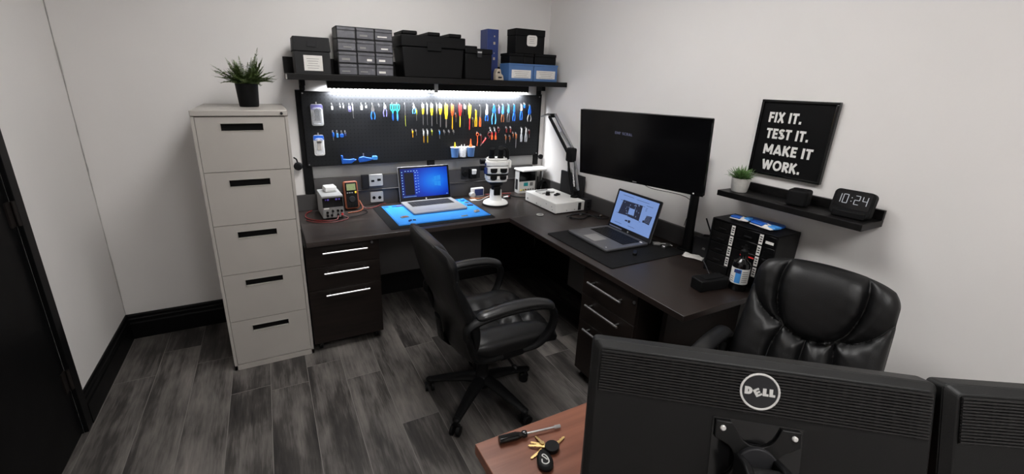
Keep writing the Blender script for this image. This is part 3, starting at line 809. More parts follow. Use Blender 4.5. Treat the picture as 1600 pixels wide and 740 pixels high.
# upper row, from the filing cabinet to the corner
trinket(-1.729, 1.460, 1.426, 'lightgrey', 'tiny pale adapter hanging first in the upper tool row', .012)
trinket(-1.676, 1.460, 1.436, 'steel', 'tiny steel adapter hanging second in the upper tool row', .010)
trinket(-1.656, 1.460, 1.436, 'grey', 'tiny grey adapter hanging third in the upper tool row', .010)
trinket(-1.616, 1.460, 1.413, 'purple', 'purple-grey fitting hanging fourth in the upper tool row', .018, m2='lightgrey')
pick(-1.595, 1.463, 1.370, 'lightgrey', 'thin pale pick beside the purple-grey fitting')
trinket(-1.536, 1.463, 1.426, 'white', 'small white adapter in the upper row before the ring-jaw pliers', .014)
trinket(-1.505, 1.463, 1.437, 'grey', 'small grey adapter beside the ring-jaw pliers', .014)
pliers(-1.461, 1.463, 1.362, 'blue', 'steel ring-jaw pliers with dark blue handles', .034, 'steel', .48)
trinket(-1.416, 1.460, 1.412, 'darkgrey', 'small black fitting between two pliers in the upper row', .012)
pliers(-1.376, 1.464, 1.380, 'purple', 'short purple-grey handled pliers beside the teal scissors', .030, 'lightgrey', .35)
scissors(-1.321, 1.466, 1.349, 'teal', 'teal-handled scissors with dark blue tips', 'blue', .030)
scissors(-1.288, 1.466, 1.349, 'teal', 'teal-handled scissors with a yellow and pale blade', 'skyblue', .030)
pick(-1.231, 1.466, 1.312, 'steel', 'thin steel pick with an olive tip beside the teal scissors', .003, sc='lime')
pliers(-1.166, 1.466, 1.400, 'skyblue', 'clear pale-blue handled small pliers in the upper row', .024, 'lightgrey', .45)
screwdriver(-1.147, 1.430, 1.348, 'lime', None, 'short olive-green tool hanging low beside the clear pliers', .04, .005)
screwdriver(-1.097, 1.468, 1.317, 'yellow', None, f'slim yellow screwdriver with pale cap, the first yellow one {FC}', .075, .0082, cap='paper')
pick(-1.065, 1.468, 1.317, 'white', 'slim white pick between the first two yellow screwdrivers', .0042)
screwdriver(-1.030, 1.470, 1.308, 'yellow', None, f'yellow screwdriver with a long white cap, the second yellow one {FC}', .085, .0098, cap='white')
pick(-.990, 1.468, 1.323, 'beige', 'slim beige pick between the second and third yellow screwdrivers', .0038)
screwdriver(-.962, 1.468, 1.300, 'yellow', None, f'yellow screwdriver with white end, the third yellow one {FC}', .078, .0105, cap='white')
screwdriver(-.916, 1.468, 1.295, 'yellow', None, 'fat all-yellow screwdriver beside the orange-handled one', .112, .0130)
screwdriver(-.866, 1.466, 1.282, 'orange', 'amber', 'orange-handled screwdriver with an amber shaft', .085, .0112)
screwdriver(-.836, 1.395, 1.336, 'copper', None, 'tiny brown driver hanging low between orange and red handles', .03, .004)
screwdriver(-.802, 1.468, 1.297, 'red', 'yellow', 'red-handled screwdriver with a yellow shaft', .088, .0112)
screwdriver(-.763, 1.462, 1.296, 'black', 'darkgrey', 'black screwdriver beside the red-handled one', .08, .0075, cap='lightgrey')
screwdriver(-.722, 1.466, 1.276, 'yellow', 'red', 'yellow-handled screwdriver with a red shaft', .105, .0112)
pick(-.692, 1.358, 1.295, 'lime', 'thin green pick hanging low after the red-shafted screwdriver', .0026)
pliers(-.668, 1.424, 1.299, 'amber', 'amber-handled pliers with a yellow head', .018, 'yellow', .36)
pliers(-.631, 1.456, 1.298, 'orange', 'slim pliers with steel jaws and orange handles', .014, 'steel', .60)
pliers(-.575, 1.464, 1.341, 'blue', 'white long-nose pliers with short blue handles', .030, 'white', .62)
pliers(-.511, 1.464, 1.316, 'skyblue', 'wide bright blue pliers with two straight legs', .046, 'blue', .40)
trinket(-.464, 1.458, 1.397, 'purple', 'small purple fitting beside the wide blue pliers', .012)
pliers(-.432, 1.466, 1.332, 'copper', 'blue-headed pliers with copper-coloured legs', .028, 'skyblue', .55)
pliers(-.380, 1.466, 1.331, 'steel_dull', 'blue-headed pliers with dull steel legs', .026, 'skyblue', .48)
pliers(-.327, 1.467, 1.339, 'blue', 'mottled blue pliers, the last before the white-topped ones', .024, 'blue', .5)
pliers(-.259, 1.467, 1.346, 'blue', 'white-topped blue pliers near the corner', .024, 'white', .40)
trinket(-.231, 1.476, 1.442, 'blue', 'small bright blue fitting beside the white-topped pliers', .014)
pliers(-.179, 1.460, 1.333, 'grey', 'wide blue pliers with grey handles, last tool before the corner', .044, 'blue', .55)
# lower row
screwdriver(-1.736, 1.280, 1.223, 'blue', 'steel', 'small blue driver, first in the lower tool row', .035, .007)
trinket(-1.709, 1.280, 1.243, 'skyblue', 'small light blue fitting beside the blue driver', .013)
trinket(-1.680, 1.278, 1.244, 'blue', 'wide small blue fitting in the lower tool row', .024)
trinket(-1.656, 1.278, 1.252, 'navy', 'small navy fitting, last of the blue ones in the lower row', .010)
LR = 'in the lower tool row'
for x, zt, zb, hc, lab in ((-1.179, 1.279, 1.228, 'amber', f'short amber driver, first small tool {LR} below the teal scissors'),
                           (-1.095, 1.279, 1.188, 'amber', f'short driver with amber end {LR}, below the first yellow screwdriver'),
                           (-1.065, 1.279, 1.187, 'yellow', f'short driver with yellow end {LR}, below the white pick'),
                           (-1.030, 1.279, 1.240, 'lime', f'short olive driver {LR}, below the white-capped screwdriver')):
    screwdriver(x, zt, zb, 'lightgrey' if x in (-1.095, -1.065) else hc, hc, lab, (zt-zb)*.45, .0055)
pick(-1.151, 1.275, 1.243, 'grey', f'tiny grey pick {LR} beside the short amber driver', .002)
pick(-.969, 1.271, 1.215, 'skyblue', f'pale blue pick hanging alone {LR}', .0038)
trinket(-.93, 1.268, 1.238, 'darkgrey', f'small black fitting {LR} above the blue cups, the first of three', .008)
trinket(-.892, 1.268, 1.240, 'darkgrey', f'small black fitting {LR} above the blue cups, the middle of three', .008)
trinket(-.853, 1.268, 1.242, 'darkgrey', f'small black fitting {LR} above the blue cups, the last of three', .008)
ringtool(-.651, 1.250, 1.148, 'orange', 'orange ring clip on a long stem, below the amber pliers')
ringtool(-.619, 1.230, 1.147, 'darkred', 'dark red ring clip with a long stem beside the orange one', .006)
o = hang('hex_driver', 'red driver hanging slanted among the ring clips', 'driver', -.575, 1.205)
B().sweep([(0, -.004, 0), (-.03, -.004, -.035)], .005, 10).build('handle', 'red', o); B().sweep([(-.028, -.004, -.033), (-.048, -.004, -.055)], .002, 8).build('shaft', 'steel_dull', o)
ringtool(-.545, 1.250, 1.203, 'darkred', 'wide dark red ring clip above the slanted red driver', .014)
pliers(-.522, 1.252, 1.194, 'orange', 'small orange clip pliers, first of the pair under the wide blue pliers', .012, 'red', .4)
pliers(-.489, 1.252, 1.193, 'orange', 'small orange clip pliers, second of the pair under the wide blue pliers', .012, 'red', .4)
trinket(-.537, 1.283, 1.262, 'lightgrey', 'small pale hook fitting above the orange clip pliers', .008)
trinket(-.500, 1.283, 1.262, 'lightgrey', 'small pale hook fitting beside the dark red ring', .008)
ringtool(-.462, 1.283, 1.246, 'darkred', 'small dark red ring clip under the purple fitting', .009)
trinket(-.390, 1.286, 1.246, 'darkred', 'dark red fitting above the copper drivers, the first of two', .010)
trinket(-.351, 1.286, 1.246, 'darkred', 'dark red fitting above the copper drivers, the second of two', .010)
screwdriver(-.394, 1.222, 1.160, 'copper', 'steel_dull', 'thin copper-coloured driver, first of four near the microscope', .035, .0055)
screwdriver(-.356, 1.216, 1.168, 'copper', 'steel_dull', 'thin copper-coloured driver, second of four near the microscope', .03, .0055)
screwdriver(-.325, 1.240, 1.200, 'copper', 'steel_dull', 'short copper-coloured driver, third of four near the microscope', .03, .0050)
screwdriver(-.297, 1.236, 1.118, 'copper', 'steel', 'long copper-handled driver with a bright shaft, last of the four', .045, .0085)
pliers(-.247, 1.278, 1.168, 'clear', 'clear-handled tweezers with a white head near the corner', .016, 'white', .34, name='tweezers', cat='tweezers')
pliers(-.202, 1.278, 1.167, 'clear', 'clear-handled tweezers with a grey head, last in the lower row', .022, 'lightgrey', .34, name='tweezers', cat='tweezers')
pick(-.170, 1.258, 1.200, 'darkred', 'short dark red pick at the corner end of the lower row', .0035)

# blister packs on the board
def blister(x0, x1, z0, z1, label, head, body, dark):
    xm = (x0+x1)/2; w_ = x1-x0; h_ = z1-z0
    hook(xm, z1+.003)
    o = thing('blister_pack', label, 'package', (xm, PY-.002, z0), 0, 'blister packs on the pegboard')
    B().prism(rr(w_*.92, h_, .012, 4, 0, h_/2), .0, .003, (0, 0, 0), (1, 0, 0), (0, 0, 1), (0, -1, 0)).build('card', body, o)
    B().prism(rr(w_*.9, h_*.24, .008, 4, 0, h_*.86), .0031, .0045, (0, 0, 0), (1, 0, 0), (0, 0, 1), (0, -1, 0)).build('card_header', head, o)
    b = B(); b.prism(rr(w_*.76, h_*.78, .014, 5, 0, h_*.46), .003, .022, (0, 0, 0), (1, 0, 0), (0, 0, 1), (0, -1, 0)); b.build('bubble', 'clear', o, bevel=.005)
    b = B(); b.box((0, -.010, h_*.45), (w_*.34, .010, h_*.36)); b.cyl((0, -.006, h_*.68), (0, -.016, h_*.68), w_*.20, n=16); b.build('contents', dark, o, bevel=.002)
    if body == 'white':
        l = B()
        for k in range(3): l.box((0, -.0235, h_*(.70-.03*k)), (w_*(.5-.08*k), .0008, .003))
        l.build('print', 'inkblack', o, smooth=False)
    return o
blister(-1.866, -1.784, 1.323, 1.462, 'clear blister pack with purple-blue card, upper one on the pegboard', 'purple', 'lightgrey', 'darkgrey')
blister(-1.866, -1.794, 1.124, 1.262, 'white blister pack with blue header, lower one on the pegboard', 'blue', 'white', 'beige')

# blue trays and the cup holder
t2 = thing('clip_tool', 'blue L-shaped gadget clipped low on the pegboard', 'tool', (-1.65, YT-.004, 1.064), 0, 'blue gadgets low on the pegboard')
B().prism([(-.045, 0), (-.048, .058), (-.036, .058), (-.034, .032), (.010, .028), (.042, .032), (.045, .020), (.02, .0)], 0, .022, (0, 0, 0), (1, 0, 0), (0, 0, 1), (0, -1, 0)).build('body', 'blue', t2, bevel=.003)
B().cyl((.03, -.011, .022), (.052, -.011, .021), .007, n=14).build('nozzle', 'blue', t2)
t2 = thing('clip_tool', 'long blue gadget with a steel post low on the pegboard', 'tool', (-1.53, YT-.004, 1.068), 0, 'blue gadgets low on the pegboard')
B().prism([(-.048, .0), (-.052, .018), (-.045, .034), (-.02, .040), (.02, .030), (.045, .026), (.045, .014), (.0, .004)], 0, .022, (0, 0, 0), (1, 0, 0), (0, 0, 1), (0, -1, 0)).build('body', 'blue', t2, bevel=.003)
B().cyl((-.015, -.011, .03), (-.015, -.011, .062), .004, n=10).build('post', 'steel', t2)
B().prism(rr(.036, .028, .008, 4, .064, .026), 0, .02, (0, 0, 0), (1, 0, 0), (0, 0, 1), (0, -1, 0)).build('head', 'skyblue', t2, bevel=.003)
def cup(x, m, label):
    o = thing('tool_cup', label, 'cup', (x, PY-.037, 1.072), 0, 'cups on the pegboard')
    b = B(); b.lathe([(.001, 0), (.026, 0), (.033, .07), (.0335, .075), (.0305, .075), (.024, .004), (.001, .004)], 24); b.build('cup_body', m, o)
    b = B(); n = 24; b.sweep([(.0325*math.cos(2*PI*k/n), .0325*math.sin(2*PI*k/n), .075) for k in range(n+1)], .0025, 6, caps=False); b.build('rim', 'paper', o)
    return o
cup(-.853, 'binblue', 'blue plastic cup on the pegboard holding a yellow bottle')
cup(-.786, 'clear', 'clear plastic cup on the pegboard between the two blue cups')
cup(-.719, 'binblue', 'blue plastic cup on the pegboard holding a red bottle')
def nozzle(x, zt, m, label, r=.012):
    o = thing('glue_bottle', label, 'bottle', (x, PY-.037, 1.0765), 0, 'bottles in the pegboard cups')
    h = zt-1.0765
    B().lathe([(.001, 0), (r, .0), (r, h*.55), (r*.7, h*.66), (.001, h*.66)], 16).build('bottle_body', m, o)
    B().lathe([(.001, h*.64), (r*.5, h*.66), (r*.2, h), (.001, h)], 14).build('nozzle', m, o)
nozzle(-.853, 1.186, 'yellow', 'yellow nozzle bottle standing in a blue cup', .014)
nozzle(-.797, 1.168, 'paper', 'white nozzle bottle in the clear cup', .010)
nozzle(-.773, 1.170, 'lightgrey', 'grey nozzle bottle in the clear cup', .010)
nozzle(-.719, 1.208, 'orange', 'orange-red nozzle bottle standing in a blue cup', .014)
# dark round knobs at both sides of the board
t2 = thing('wall_bumper', 'black rounded bumper on the wall beside the filing cabinet', 'bumper', (-1.975, -.001, 1.06))
B().lathe([(.001, 0), (.012, 0), (.012, .03), (.026, .034), (.028, .048), (.020, .058), (.001, .06)], 24, R=Matrix.Rotation(PI/2, 3, 'X')).build('knob', 'blackmatte', t2)
b = B(); b.sweep(spline([(0, -.03, .02), (-.006, -.034, .045), (-.022, -.03, .058)], 6), .005, 8); b.build('strap', 'black', t2)
t2 = thing('cable_clip', 'small black round clip on the board upright near the corner', 'clip', (-.045, -.0255, 1.035))
B().lathe([(.001, 0), (.008, 0), (.008, .018), (.020, .022), (.021, .036), (.001, .04)], 20, R=Matrix.Rotation(PI/2, 3, 'X')).build('knob', 'blackmatte', t2)

# ------------------------------------------------------------------ boxes on the long shelf
def lines(b, x, y, z, w_, n, dz, h=.0022):
    for k in range(n):
        ww = w_*(1-.25*((k*7) % 3)/2)
        b.box((x, y, z-k*dz), (ww, .0006, h))
t2 = thing('storage_box', 'dark grey lidded box with white paper label on the long shelf', 'box', (-1.842, -.165, ST))
B().bb(-.100, .100, -.085, .085, .0, .125).build('body', 'boxgrey', t2, bevel=.003)
B().prism([(-.105, .126), (.105, .126), (.101, .206), (-.101, .206)], -.089, .088, (0, 0, 0), (1, 0, 0), (0, 0, 1), (0, 1, 0)).build('lid', 'boxgrey', t2, bevel=.004)
b = B(); b.bb(-.026, .026, -.094, -.088, .152, .178); b.bb(-.02, .02, -.0945, -.0935, .157, .173); b.build('handle', 'darkgrey', t2, bevel=.002)
lb = B().bb(-.050, .054, -.0868, -.0853, .018, .104).build('label_card', 'paper', t2, smooth=False)
l = B(); lines(l, .0, -.0871, .085, .07, 5, .013); l.build('label_print', 'ink', lb, smooth=False)

t2 = thing('drawer_organiser', 'smoky organiser with twelve little drawers on the long shelf', 'organizer', (-1.521, -.135, ST))
W_, D_, H_ = .343, .17, .282
b = B()
b.bb(-W_/2, -W_/2+.005, -D_/2, D_/2, 0, H_); b.bb(W_/2-.005, W_/2, -D_/2, D_/2, 0, H_); b.bb(-W_/2, W_/2, -D_/2, D_/2, H_-.006, H_); b.bb(-W_/2, W_/2, -D_/2, D_/2, 0, .006); b.bb(-W_/2, W_/2, D_/2-.004, D_/2, 0, H_)
for k in (1, 2, 3): b.bb(-W_/2, W_/2, -D_/2, D_/2, H_*k/4-.003, H_*k/4+.003)
for k in (1, 2): b.bb(-W_/2+W_*k/3-.003, -W_/2+W_*k/3+.003, -D_/2, D_/2, 0, H_)
b.build('cabinet_frame', 'darkgrey', t2, smooth=False)
for r_ in range(4):
    for c_ in range(3):
        x = -W_/2 + W_*(c_+.5)/3; z = H_*(r_+.5)/4; w2, h2 = W_/3-.010, H_/4-.010
        b = B(); b.bb(x-w2/2, x+w2/2, -D_/2-.004, -D_/2+.002, z-h2/2, z+h2/2); b.bb(x-w2/2, x+w2/2, -D_/2+.002, D_/2-.01, z-h2/2, z-h2/2+.003); b.bb(x-w2/2, x+w2/2, -D_/2-.010, -D_/2-.003, z+h2/2-.016, z+h2/2-.004)
        dr = b.build('drawer', 'smoke', t2, bevel=.001)
        if random.random() < .75:
            g = B(); g.box((x+random.uniform(-.02, .02), -D_/2-.0048, z-.012), (random.uniform(.03, .06), .001, random.uniform(.006, .014))); g.build('drawer_label', 'paper' if (c_ == 2 or random.random() < .4) else 'grey', dr, smooth=False)

t2 = thing('storage_tote', 'large black lidded tote, biggest box on the long shelf', 'box', (-1.079, -.150, ST))
B().prism([(-.205, 0), (.205, 0), (.218, .19), (-.218, .19)], -.10, .10, (0, 0, 0), (1, 0, 0), (0, 0, 1), (0, 1, 0)).build('body', 'black', t2, bevel=.006)
b = B(); b.bb(-.226, .226, -.108, .108, .19, .262)
for x, w_ in ((-.165, .10), (.0, .085), (.15, .09)): b.bb(x-w_/2, x+w_/2, -.108, .105, .2625, .285)
b.build('lid', 'black', t2, bevel=.006)
b = B(); b.bb(-.05, .05, -.113, -.1085, .17, .225); b.build('latch', 'blackmatte', t2, bevel=.003)

t2 = thing('tool_case', 'small black case with a silver latch beside the big tote', 'case', (-.745, -.160, ST))
B().bb(-.103, .103, -.085, .085, 0, .170).build('body', 'black', t2, bevel=.005)
b = B(); b.bb(-.107, .107, -.089, .088, .1705, .205); b.bb(-.107, .0, -.06, .06, .205, .222); b.build('lid', 'black', t2, bevel=.005)
b = B(); b.bb(-.018, .020, -.097, -.0892, .148, .196); b.build('latch', 'darkgrey', t2, bevel=.002)
B().bb(-.015, .017, -.0985, -.0972, .176, .186).build('latch_plate', 'steel', t2, smooth=False)

t2 = thing('tall_box', 'tall narrow navy box standing upright behind the black case', 'box', (-.582, -.075, ST))
B().bb(-.046, .046, -.062, .055, 0, .352).build('body', 'navy', t2, bevel=.002)
b = B()
for z, s_, m_ in ((.305, .007, 0), (.258, .012, 0), (.19, .005, 0), (.152, .012, 1)): b.box((.012, -.0625, z), (s_*1.3, .001, s_*1.5))
b.build('stickers', 'beige', t2, smooth=False)
t2 = thing('small_carton', 'small beige carton crumpled in front of the navy box', 'carton', (-.555, -.19, ST))
b = B(); b.prism([(-.032, 0), (.034, 0), (.028, .035), (.012, .046), (.006, .078), (-.022, .082), (-.034, .05)], -.025, .025, (0, 0, 0), (1, 0, 0), (0, 0, 1), (0, 1, 0)); b.build('body', 'beige', t2, bevel=.005)
l = B(); l.box((.0, -.0258, .02), (.03, .001, .012)); l.box((-.012, -.0258, .055), (.02, .001, .012)); l.build('print', 'inkblack', t2, smooth=False)

def pbin(x, w_, label):
    o = thing('parts_bin', label, 'bin', (x, -.175, ST), 0, 'blue bins on the long shelf')
    h = .122
    b = B(); b.bb(-w_/2, w_/2, -.075, -.071, .004, h); b.bb(-w_/2, w_/2, .071, .075, .004, h); b.bb(-w_/2, -w_/2+.004, -.071, .071, .004, h); b.bb(w_/2-.004, w_/2, -.071, .071, .004, h); b.bb(-w_/2, w_/2, -.075, .075, 0, .004)
    b.bb(-w_/2-.003, w_/2+.003, -.079, -.075, h-.012, h)
    b.build('bin_body', 'binblue', o, bevel=.002)
    c = B().bb(-w_*.40, w_*.40, -.0768, -.0753, .020, .078).build('label_card', 'paper', o, smooth=False)
    l = B(); lines(l, 0, -.0772, .066, w_*.6, 4, .013); l.build('label_print', 'ink', c, smooth=False)
pbin(-.395, .208, 'blue parts bin with white label, the one beside the beige carton')
pbin(-.178, .212, 'blue parts bin with white label, last box on the long shelf')
BZ = ST+.1235
def small_box(x, y, w_, d_, h, label, z=BZ, name='project_box'):
    o = thing(name, label, 'box', (x, y, z), 0, 'small black boxes above the blue bins')
    B().bb(-w_/2, w_/2, -d_/2, d_/2, 0, h*.72).build('body', 'black', o, bevel=.003)
    B().bb(-w_/2-.002, w_/2+.002, -d_/2-.002, d_/2+.002, h*.72+.0005, h).build('lid', 'blackmatte', o, bevel=.003)
    return o
small_box(-.435, -.165, .115, .14, .07, 'small black box on the bins, beneath the tall black box')
small_box(-.330, -.165, .088, .14, .0705, 'small black box on the bins, in the middle beneath the tall black box')
small_box(-.170, -.160, .19, .13, .075, 'small black box on the last blue bin, beside the corner')
o = small_box(-.318, -.165, .25, .13, .168, 'square black box with a white label, topmost in the corner pile', ST+.1235+.0715)
c = B(); c.prism(rr(.088, .075, .018, 4, .012, .09), .0672, .0685, (0, 0, 0), (1, 0, 0), (0, 0, 1), (0, -1, 0)); c = c.build('label_card', 'paper', o)
l = B(); lines(l, .012, -.0692, .112, .05, 4, .013); l.build('label_print', 'ink', c, smooth=False)
# ------------------------------------------------------------------ on the desk along the back wall
DZT = H + .0006
def cable(name, pts, r, m, label, cat='cable', group='cables on the desk'):
    o = B().sweep(spline(pts, 6), r, 8).build(name, m)
    return tag(o, label, cat, group)
def plate(x0, x1, z0, z1, y, label, holes):
    o = thing('wall_socket', label, 'socket', ((x0+x1)/2, y, (z0+z1)/2), 0, 'sockets above the desk')
    w_, h_ = x1-x0, z1-z0
    B().prism(rr(w_, h_, .006, 3), 0, .012, (0, 0, 0), (1, 0, 0), (0, 0, 1), (0, -1, 0)).build('face_plate', 'lightgrey', o, bevel=.002)
    b = B()
    for hx_, hz_, r_, sq in holes:
        if sq: b.box((hx_, -.0125, hz_), (r_*2, .002, r_*1.3))
        else: b.cyl((hx_, -.0115, hz_), (hx_, -.0135, hz_), r_, n=16)
    b.build('outlets', 'dark', o)
    return o
plate(-1.512, -1.414, .884, .970, -.0305, 'white wall socket with two small ports, upper one beside the multimeter', [(-.024, -.004, .011, 1), (.022, .002, .013, 1)])
plate(-1.508, -1.414, .760, .838, -.0225, 'white wall socket with two round holes, lower one beside the multimeter', [(-.022, -.004, .012, 0), (.020, -.006, .012, 0)])
o = thing('junction_box', 'dark grey square box beside the upper white socket', 'box', (-1.541, -.0305, .925)); B().bb(-.027, .027, -.018, 0, -.055, .048).build('body', 'darkgrey', o, bevel=.002); B().bb(-.020, .020, -.0205, -.0182, -.045, .038).build('cover', 'darkgrey', o, bevel=.001)
o = thing('wall_socket', 'dark socket with white plug and black adapter behind the microscope', 'socket', (-.69, -.0305, .935), 0, 'sockets above the desk')
B().bb(-.095, .075, -.006, 0, -.05, .048).build('face_plate', 'darkgrey', o, bevel=.002)
B().bb(-.032, .028, -.05, -.0065, -.045, .036).build('adapter', 'black', o, bevel=.006)
B().prism([(-.022, -.005), (.012, -.005), (.018, .032), (-.022, .034)], 0.0505, .066, (0, 0, 0), (1, 0, 0), (0, 0, 1), (0, -1, 0)).build('plug', 'white', o, bevel=.004)
b = B(); b.cyl((-.068, -.006, -.002), (-.068, -.04, -.002), .022, n=20); b.build('round_plug', 'black', o, bevel=.002)

# bench power supply
o = thing('power_supply', 'light grey bench power supply with dark display beside the cabinet', 'power supply', (-1.807, -.165, DZT), math.radians(2))
pw, pd, ph = .134, .24, .157
B().bb(-pw/2, pw/2, -pd/2+.006, pd/2-.02, .008, ph).build('case', 'psugrey', o, bevel=.003)
b = B(); b.bb(-pw/2+.001, pw/2-.001, -pd/2, -pd/2+.0062, .009, ph-.002); fp = b.build('front_panel', 'grey', o, bevel=.001)
B().bb(-pw/2+.003, pw/2-.003, -pd/2-.002, -pd/2+.001, .082, ph-.012).build('display', 'blackgloss', o, smooth=False)
b = B()
for k, x in enumerate((-.046, -.036, -.026, .016, .026, .036)): lettering(b, 'IO'[k % 2], (x, -pd/2-.0022, .128), (1, 0, 0), (0, 0, 1), (0, -1, 0), .010, .2, depth=.0004)
b.build('digits', 'psu_led', o, smooth=False)
B().bb(-.058, -.026, -pd/2-.0012, -pd/2+.0005, .070, .078).build('badge', 'white', o, smooth=False)
for k, (x, z, m_) in enumerate(((-.038, .048, 'black'), (-.004, .055, 'black'), (.028, .055, 'black'), (.052, .052, 'black'), (-.038, .026, 'black'), (-.012, .026, 'black'), (.028, .027, 'black'), (.054, .027, 'red'))):
    B().cyl((x, -pd/2-.010, z), (x, -pd/2+.001, z), .0072, .0082, 16).build('knob', m_, o)
for x in (-.05, .05):
    for y in (-.09, .08): B().cyl((x, y, 0), (x, y, .0085), .008, n=12).build('foot', 'black', o)
o = thing('plastic_block', 'small white block sitting on top of the bench power supply', 'block', (-1.800, -.135, DZT+ph+.0006), math.radians(6))
B().prism([(-.05, 0), (.05, 0), (.05, .020), (.034, .036), (-.05, .036)], -.036, .036, (0, 0, 0), (0, 1, 0), (0, 0, 1), (1, 0, 0)).build('body', 'white', o, bevel=.005)
B().bb(-.028, .028, -.052, -.0495, .006, .015).build('slot', 'lightgrey', o, bevel=.0008)
cable('test_lead', [(-1.775, -.300, .765), (-1.80, -.335, .747), (-1.90, -.31, .747), (-1.965, -.22, .747), (-1.96, -.12, .747), (-1.92, -.055, .747)], .0042, 'darkred', 'dark red test lead looping on the desk around the power supply')
cable('test_lead', [(-1.75, -.300, .767), (-1.72, -.325, .747), (-1.82, -.375, .747), (-1.92, -.335, .747), (-1.975, -.27, .747)], .0032, 'darkred', 'shorter dark red test lead lying just in front of the power supply')
cable('test_lead', [(-1.73, -.305, .747), (-1.66, -.29, .747), (-1.585, -.25, .747), (-1.575, -.18, .747), (-1.63, -.15, .747)], .003, 'black', 'thin black test lead curled in front of the multimeter')
cable('test_lead', [(-1.60, -.09, .80), (-1.585, -.125, .752), (-1.62, -.18, .747), (-1.70, -.20, .747)], .0042, 'mm_orange', 'orange test lead hanging from the multimeter')
cable('test_lead', [(-1.595, -.10, .78), (-1.56, -.13, .747), (-1.48, -.105, .747), (-1.44, -.06, .747), (-1.40, -.05, .747)], .003, 'darkred', 'thin dark red lead running from the multimeter to the sockets')
# multimeter leaning on the backsplash
o = thing('multimeter', 'orange and black multimeter leaning against the desk backsplash', 'multimeter', (-1.652, -.124, DZT), math.radians(3))
T = Matrix.Translation((0, 0, .0078)) @ Matrix.Rotation(math.radians(-10), 4, 'X')
def tb(): return B(T)
tb().prism(rr(.096, .196, .014, 4, 0, .098), 0, .036, (0, .038, .003), (1, 0, 0), (0, 0, 1), (0, -1, 0)).build('holster', 'mm_orange', o, bevel=.006)
f = tb().prism(rr(.078, .176, .008, 4, 0, .098), .0362, .043, (0, .038, .003), (1, 0, 0), (0, 0, 1), (0, -1, 0)).build('front_panel', 'black', o, bevel=.002)
tb().bb(-.030, .030, -.0068, -.0045, .135, .180).build('display', 'lcd', f, smooth=False)
tb().cyl((0, -.006, .072), (0, -.014, .072), .022, .019, 24).build('dial', 'darkgrey', f)
tb().bb(.022, .034, -.0085, -.005, .112, .126).build('button', 'yellow', f, bevel=.001)
b = tb()
for x in (-.028, -.012, .004): b.bb(x-.005, x+.005, -.008, -.005, .114, .121)
b.build('button', 'grey', f, bevel=.001)
b = tb()
for x in (-.027, -.009, .009, .027): b.cyl((x, -.005, .026), (x, -.0075, .026), .006, n=14)
b.build('jack', 'dark', f)

# mats under the silver laptop
o = thing('desk_pad', 'black desk pad beneath the blue repair mat', 'mat', (-1.15, -.38, DZT)); B().prism(rr(.73, .545, .01), 0, .002).build('pad', 'blackmatte', o)
o = thing('repair_mat', 'bright blue silicone repair mat under the silver laptop', 'mat', (-1.125, -.362, DZT+.0026))
B().prism(rr(.655, .475, .008), 0, .004).build('mat_sheet', 'blue_mat', o)
b = B()
for x in (-.30, -.24, -.18, .2, .25, .30):
    b.bb(x-.018, x+.018, .19, .222, .0041, .0052)
for z in range(4): b.bb(.19+z*.035, .215+z*.035, .05, .075, .0041, .0052)
b.bb(-.322, .322, -.232, -.228, .0041, .0052); b.bb(-.322, -.318, -.23, .23, .0041, .0052); b.bb(.318, .322, -.23, .23, .0041, .0052)
b.build('moulded_ribs', 'blue', o, bevel=.0005)
MZ = DZT + .0072
def part_on_mat(x, y, w_, d_, h, m, label, name='circuit_part', rz=0., m2=None):
    o = thing(name, label, 'component', (x, y, MZ), rz, 'small parts on the blue mat')
    B().prism(rr(w_, d_, min(w_, d_)*.2, 3), 0, h).build('body', m, o, bevel=.0006)
    if m2: B().bb(-w_*.3, w_*.3, -d_*.3, d_*.3, h, h+.003).build('chip', m2, o, bevel=.0005)
part_on_mat(-.86, -.50, .042, .024, .012, 'beige', 'beige connector block lying on the blue mat beside the microscope', rz=.4, m2='grey')
part_on_mat(-1.37, -.44, .055, .03, .004, 'grey', 'grey circuit board on the blue mat by its cabinet-side edge', rz=.15, m2='copper')
part_on_mat(-1.36, -.535, .03, .012, .008, 'navy', 'navy fitting near the chair-side corner of the blue mat', rz=.8)
part_on_mat(-1.33, -.53, .02, .010, .006, 'inkblack', 'black fitting beside the navy one on the blue mat', rz=-.5)
part_on_mat(-1.33, -.165, .05, .022, .006, 'purple', 'purple-grey board on the blue mat behind the laptop hinge', rz=.1)
part_on_mat(-.84, -.19, .030, .022, .016, 'skyblue', 'pale blue cap on the blue mat behind the laptop corner', rz=.3)
part_on_mat(-.83, -.26, .04, .018, .006, 'grey', 'grey strip on the blue mat beside the laptop, towards the wall', rz=-.3, m2='inkblack')
part_on_mat(-.835, -.33, .045, .016, .006, 'inkblack', 'black strip on the blue mat beside the laptop keyboard', rz=-.2)
part_on_mat(-.98, -.56, .05, .012, .003, 'brass', 'thin brass strip on the blue mat in front of the laptop', rz=.15)

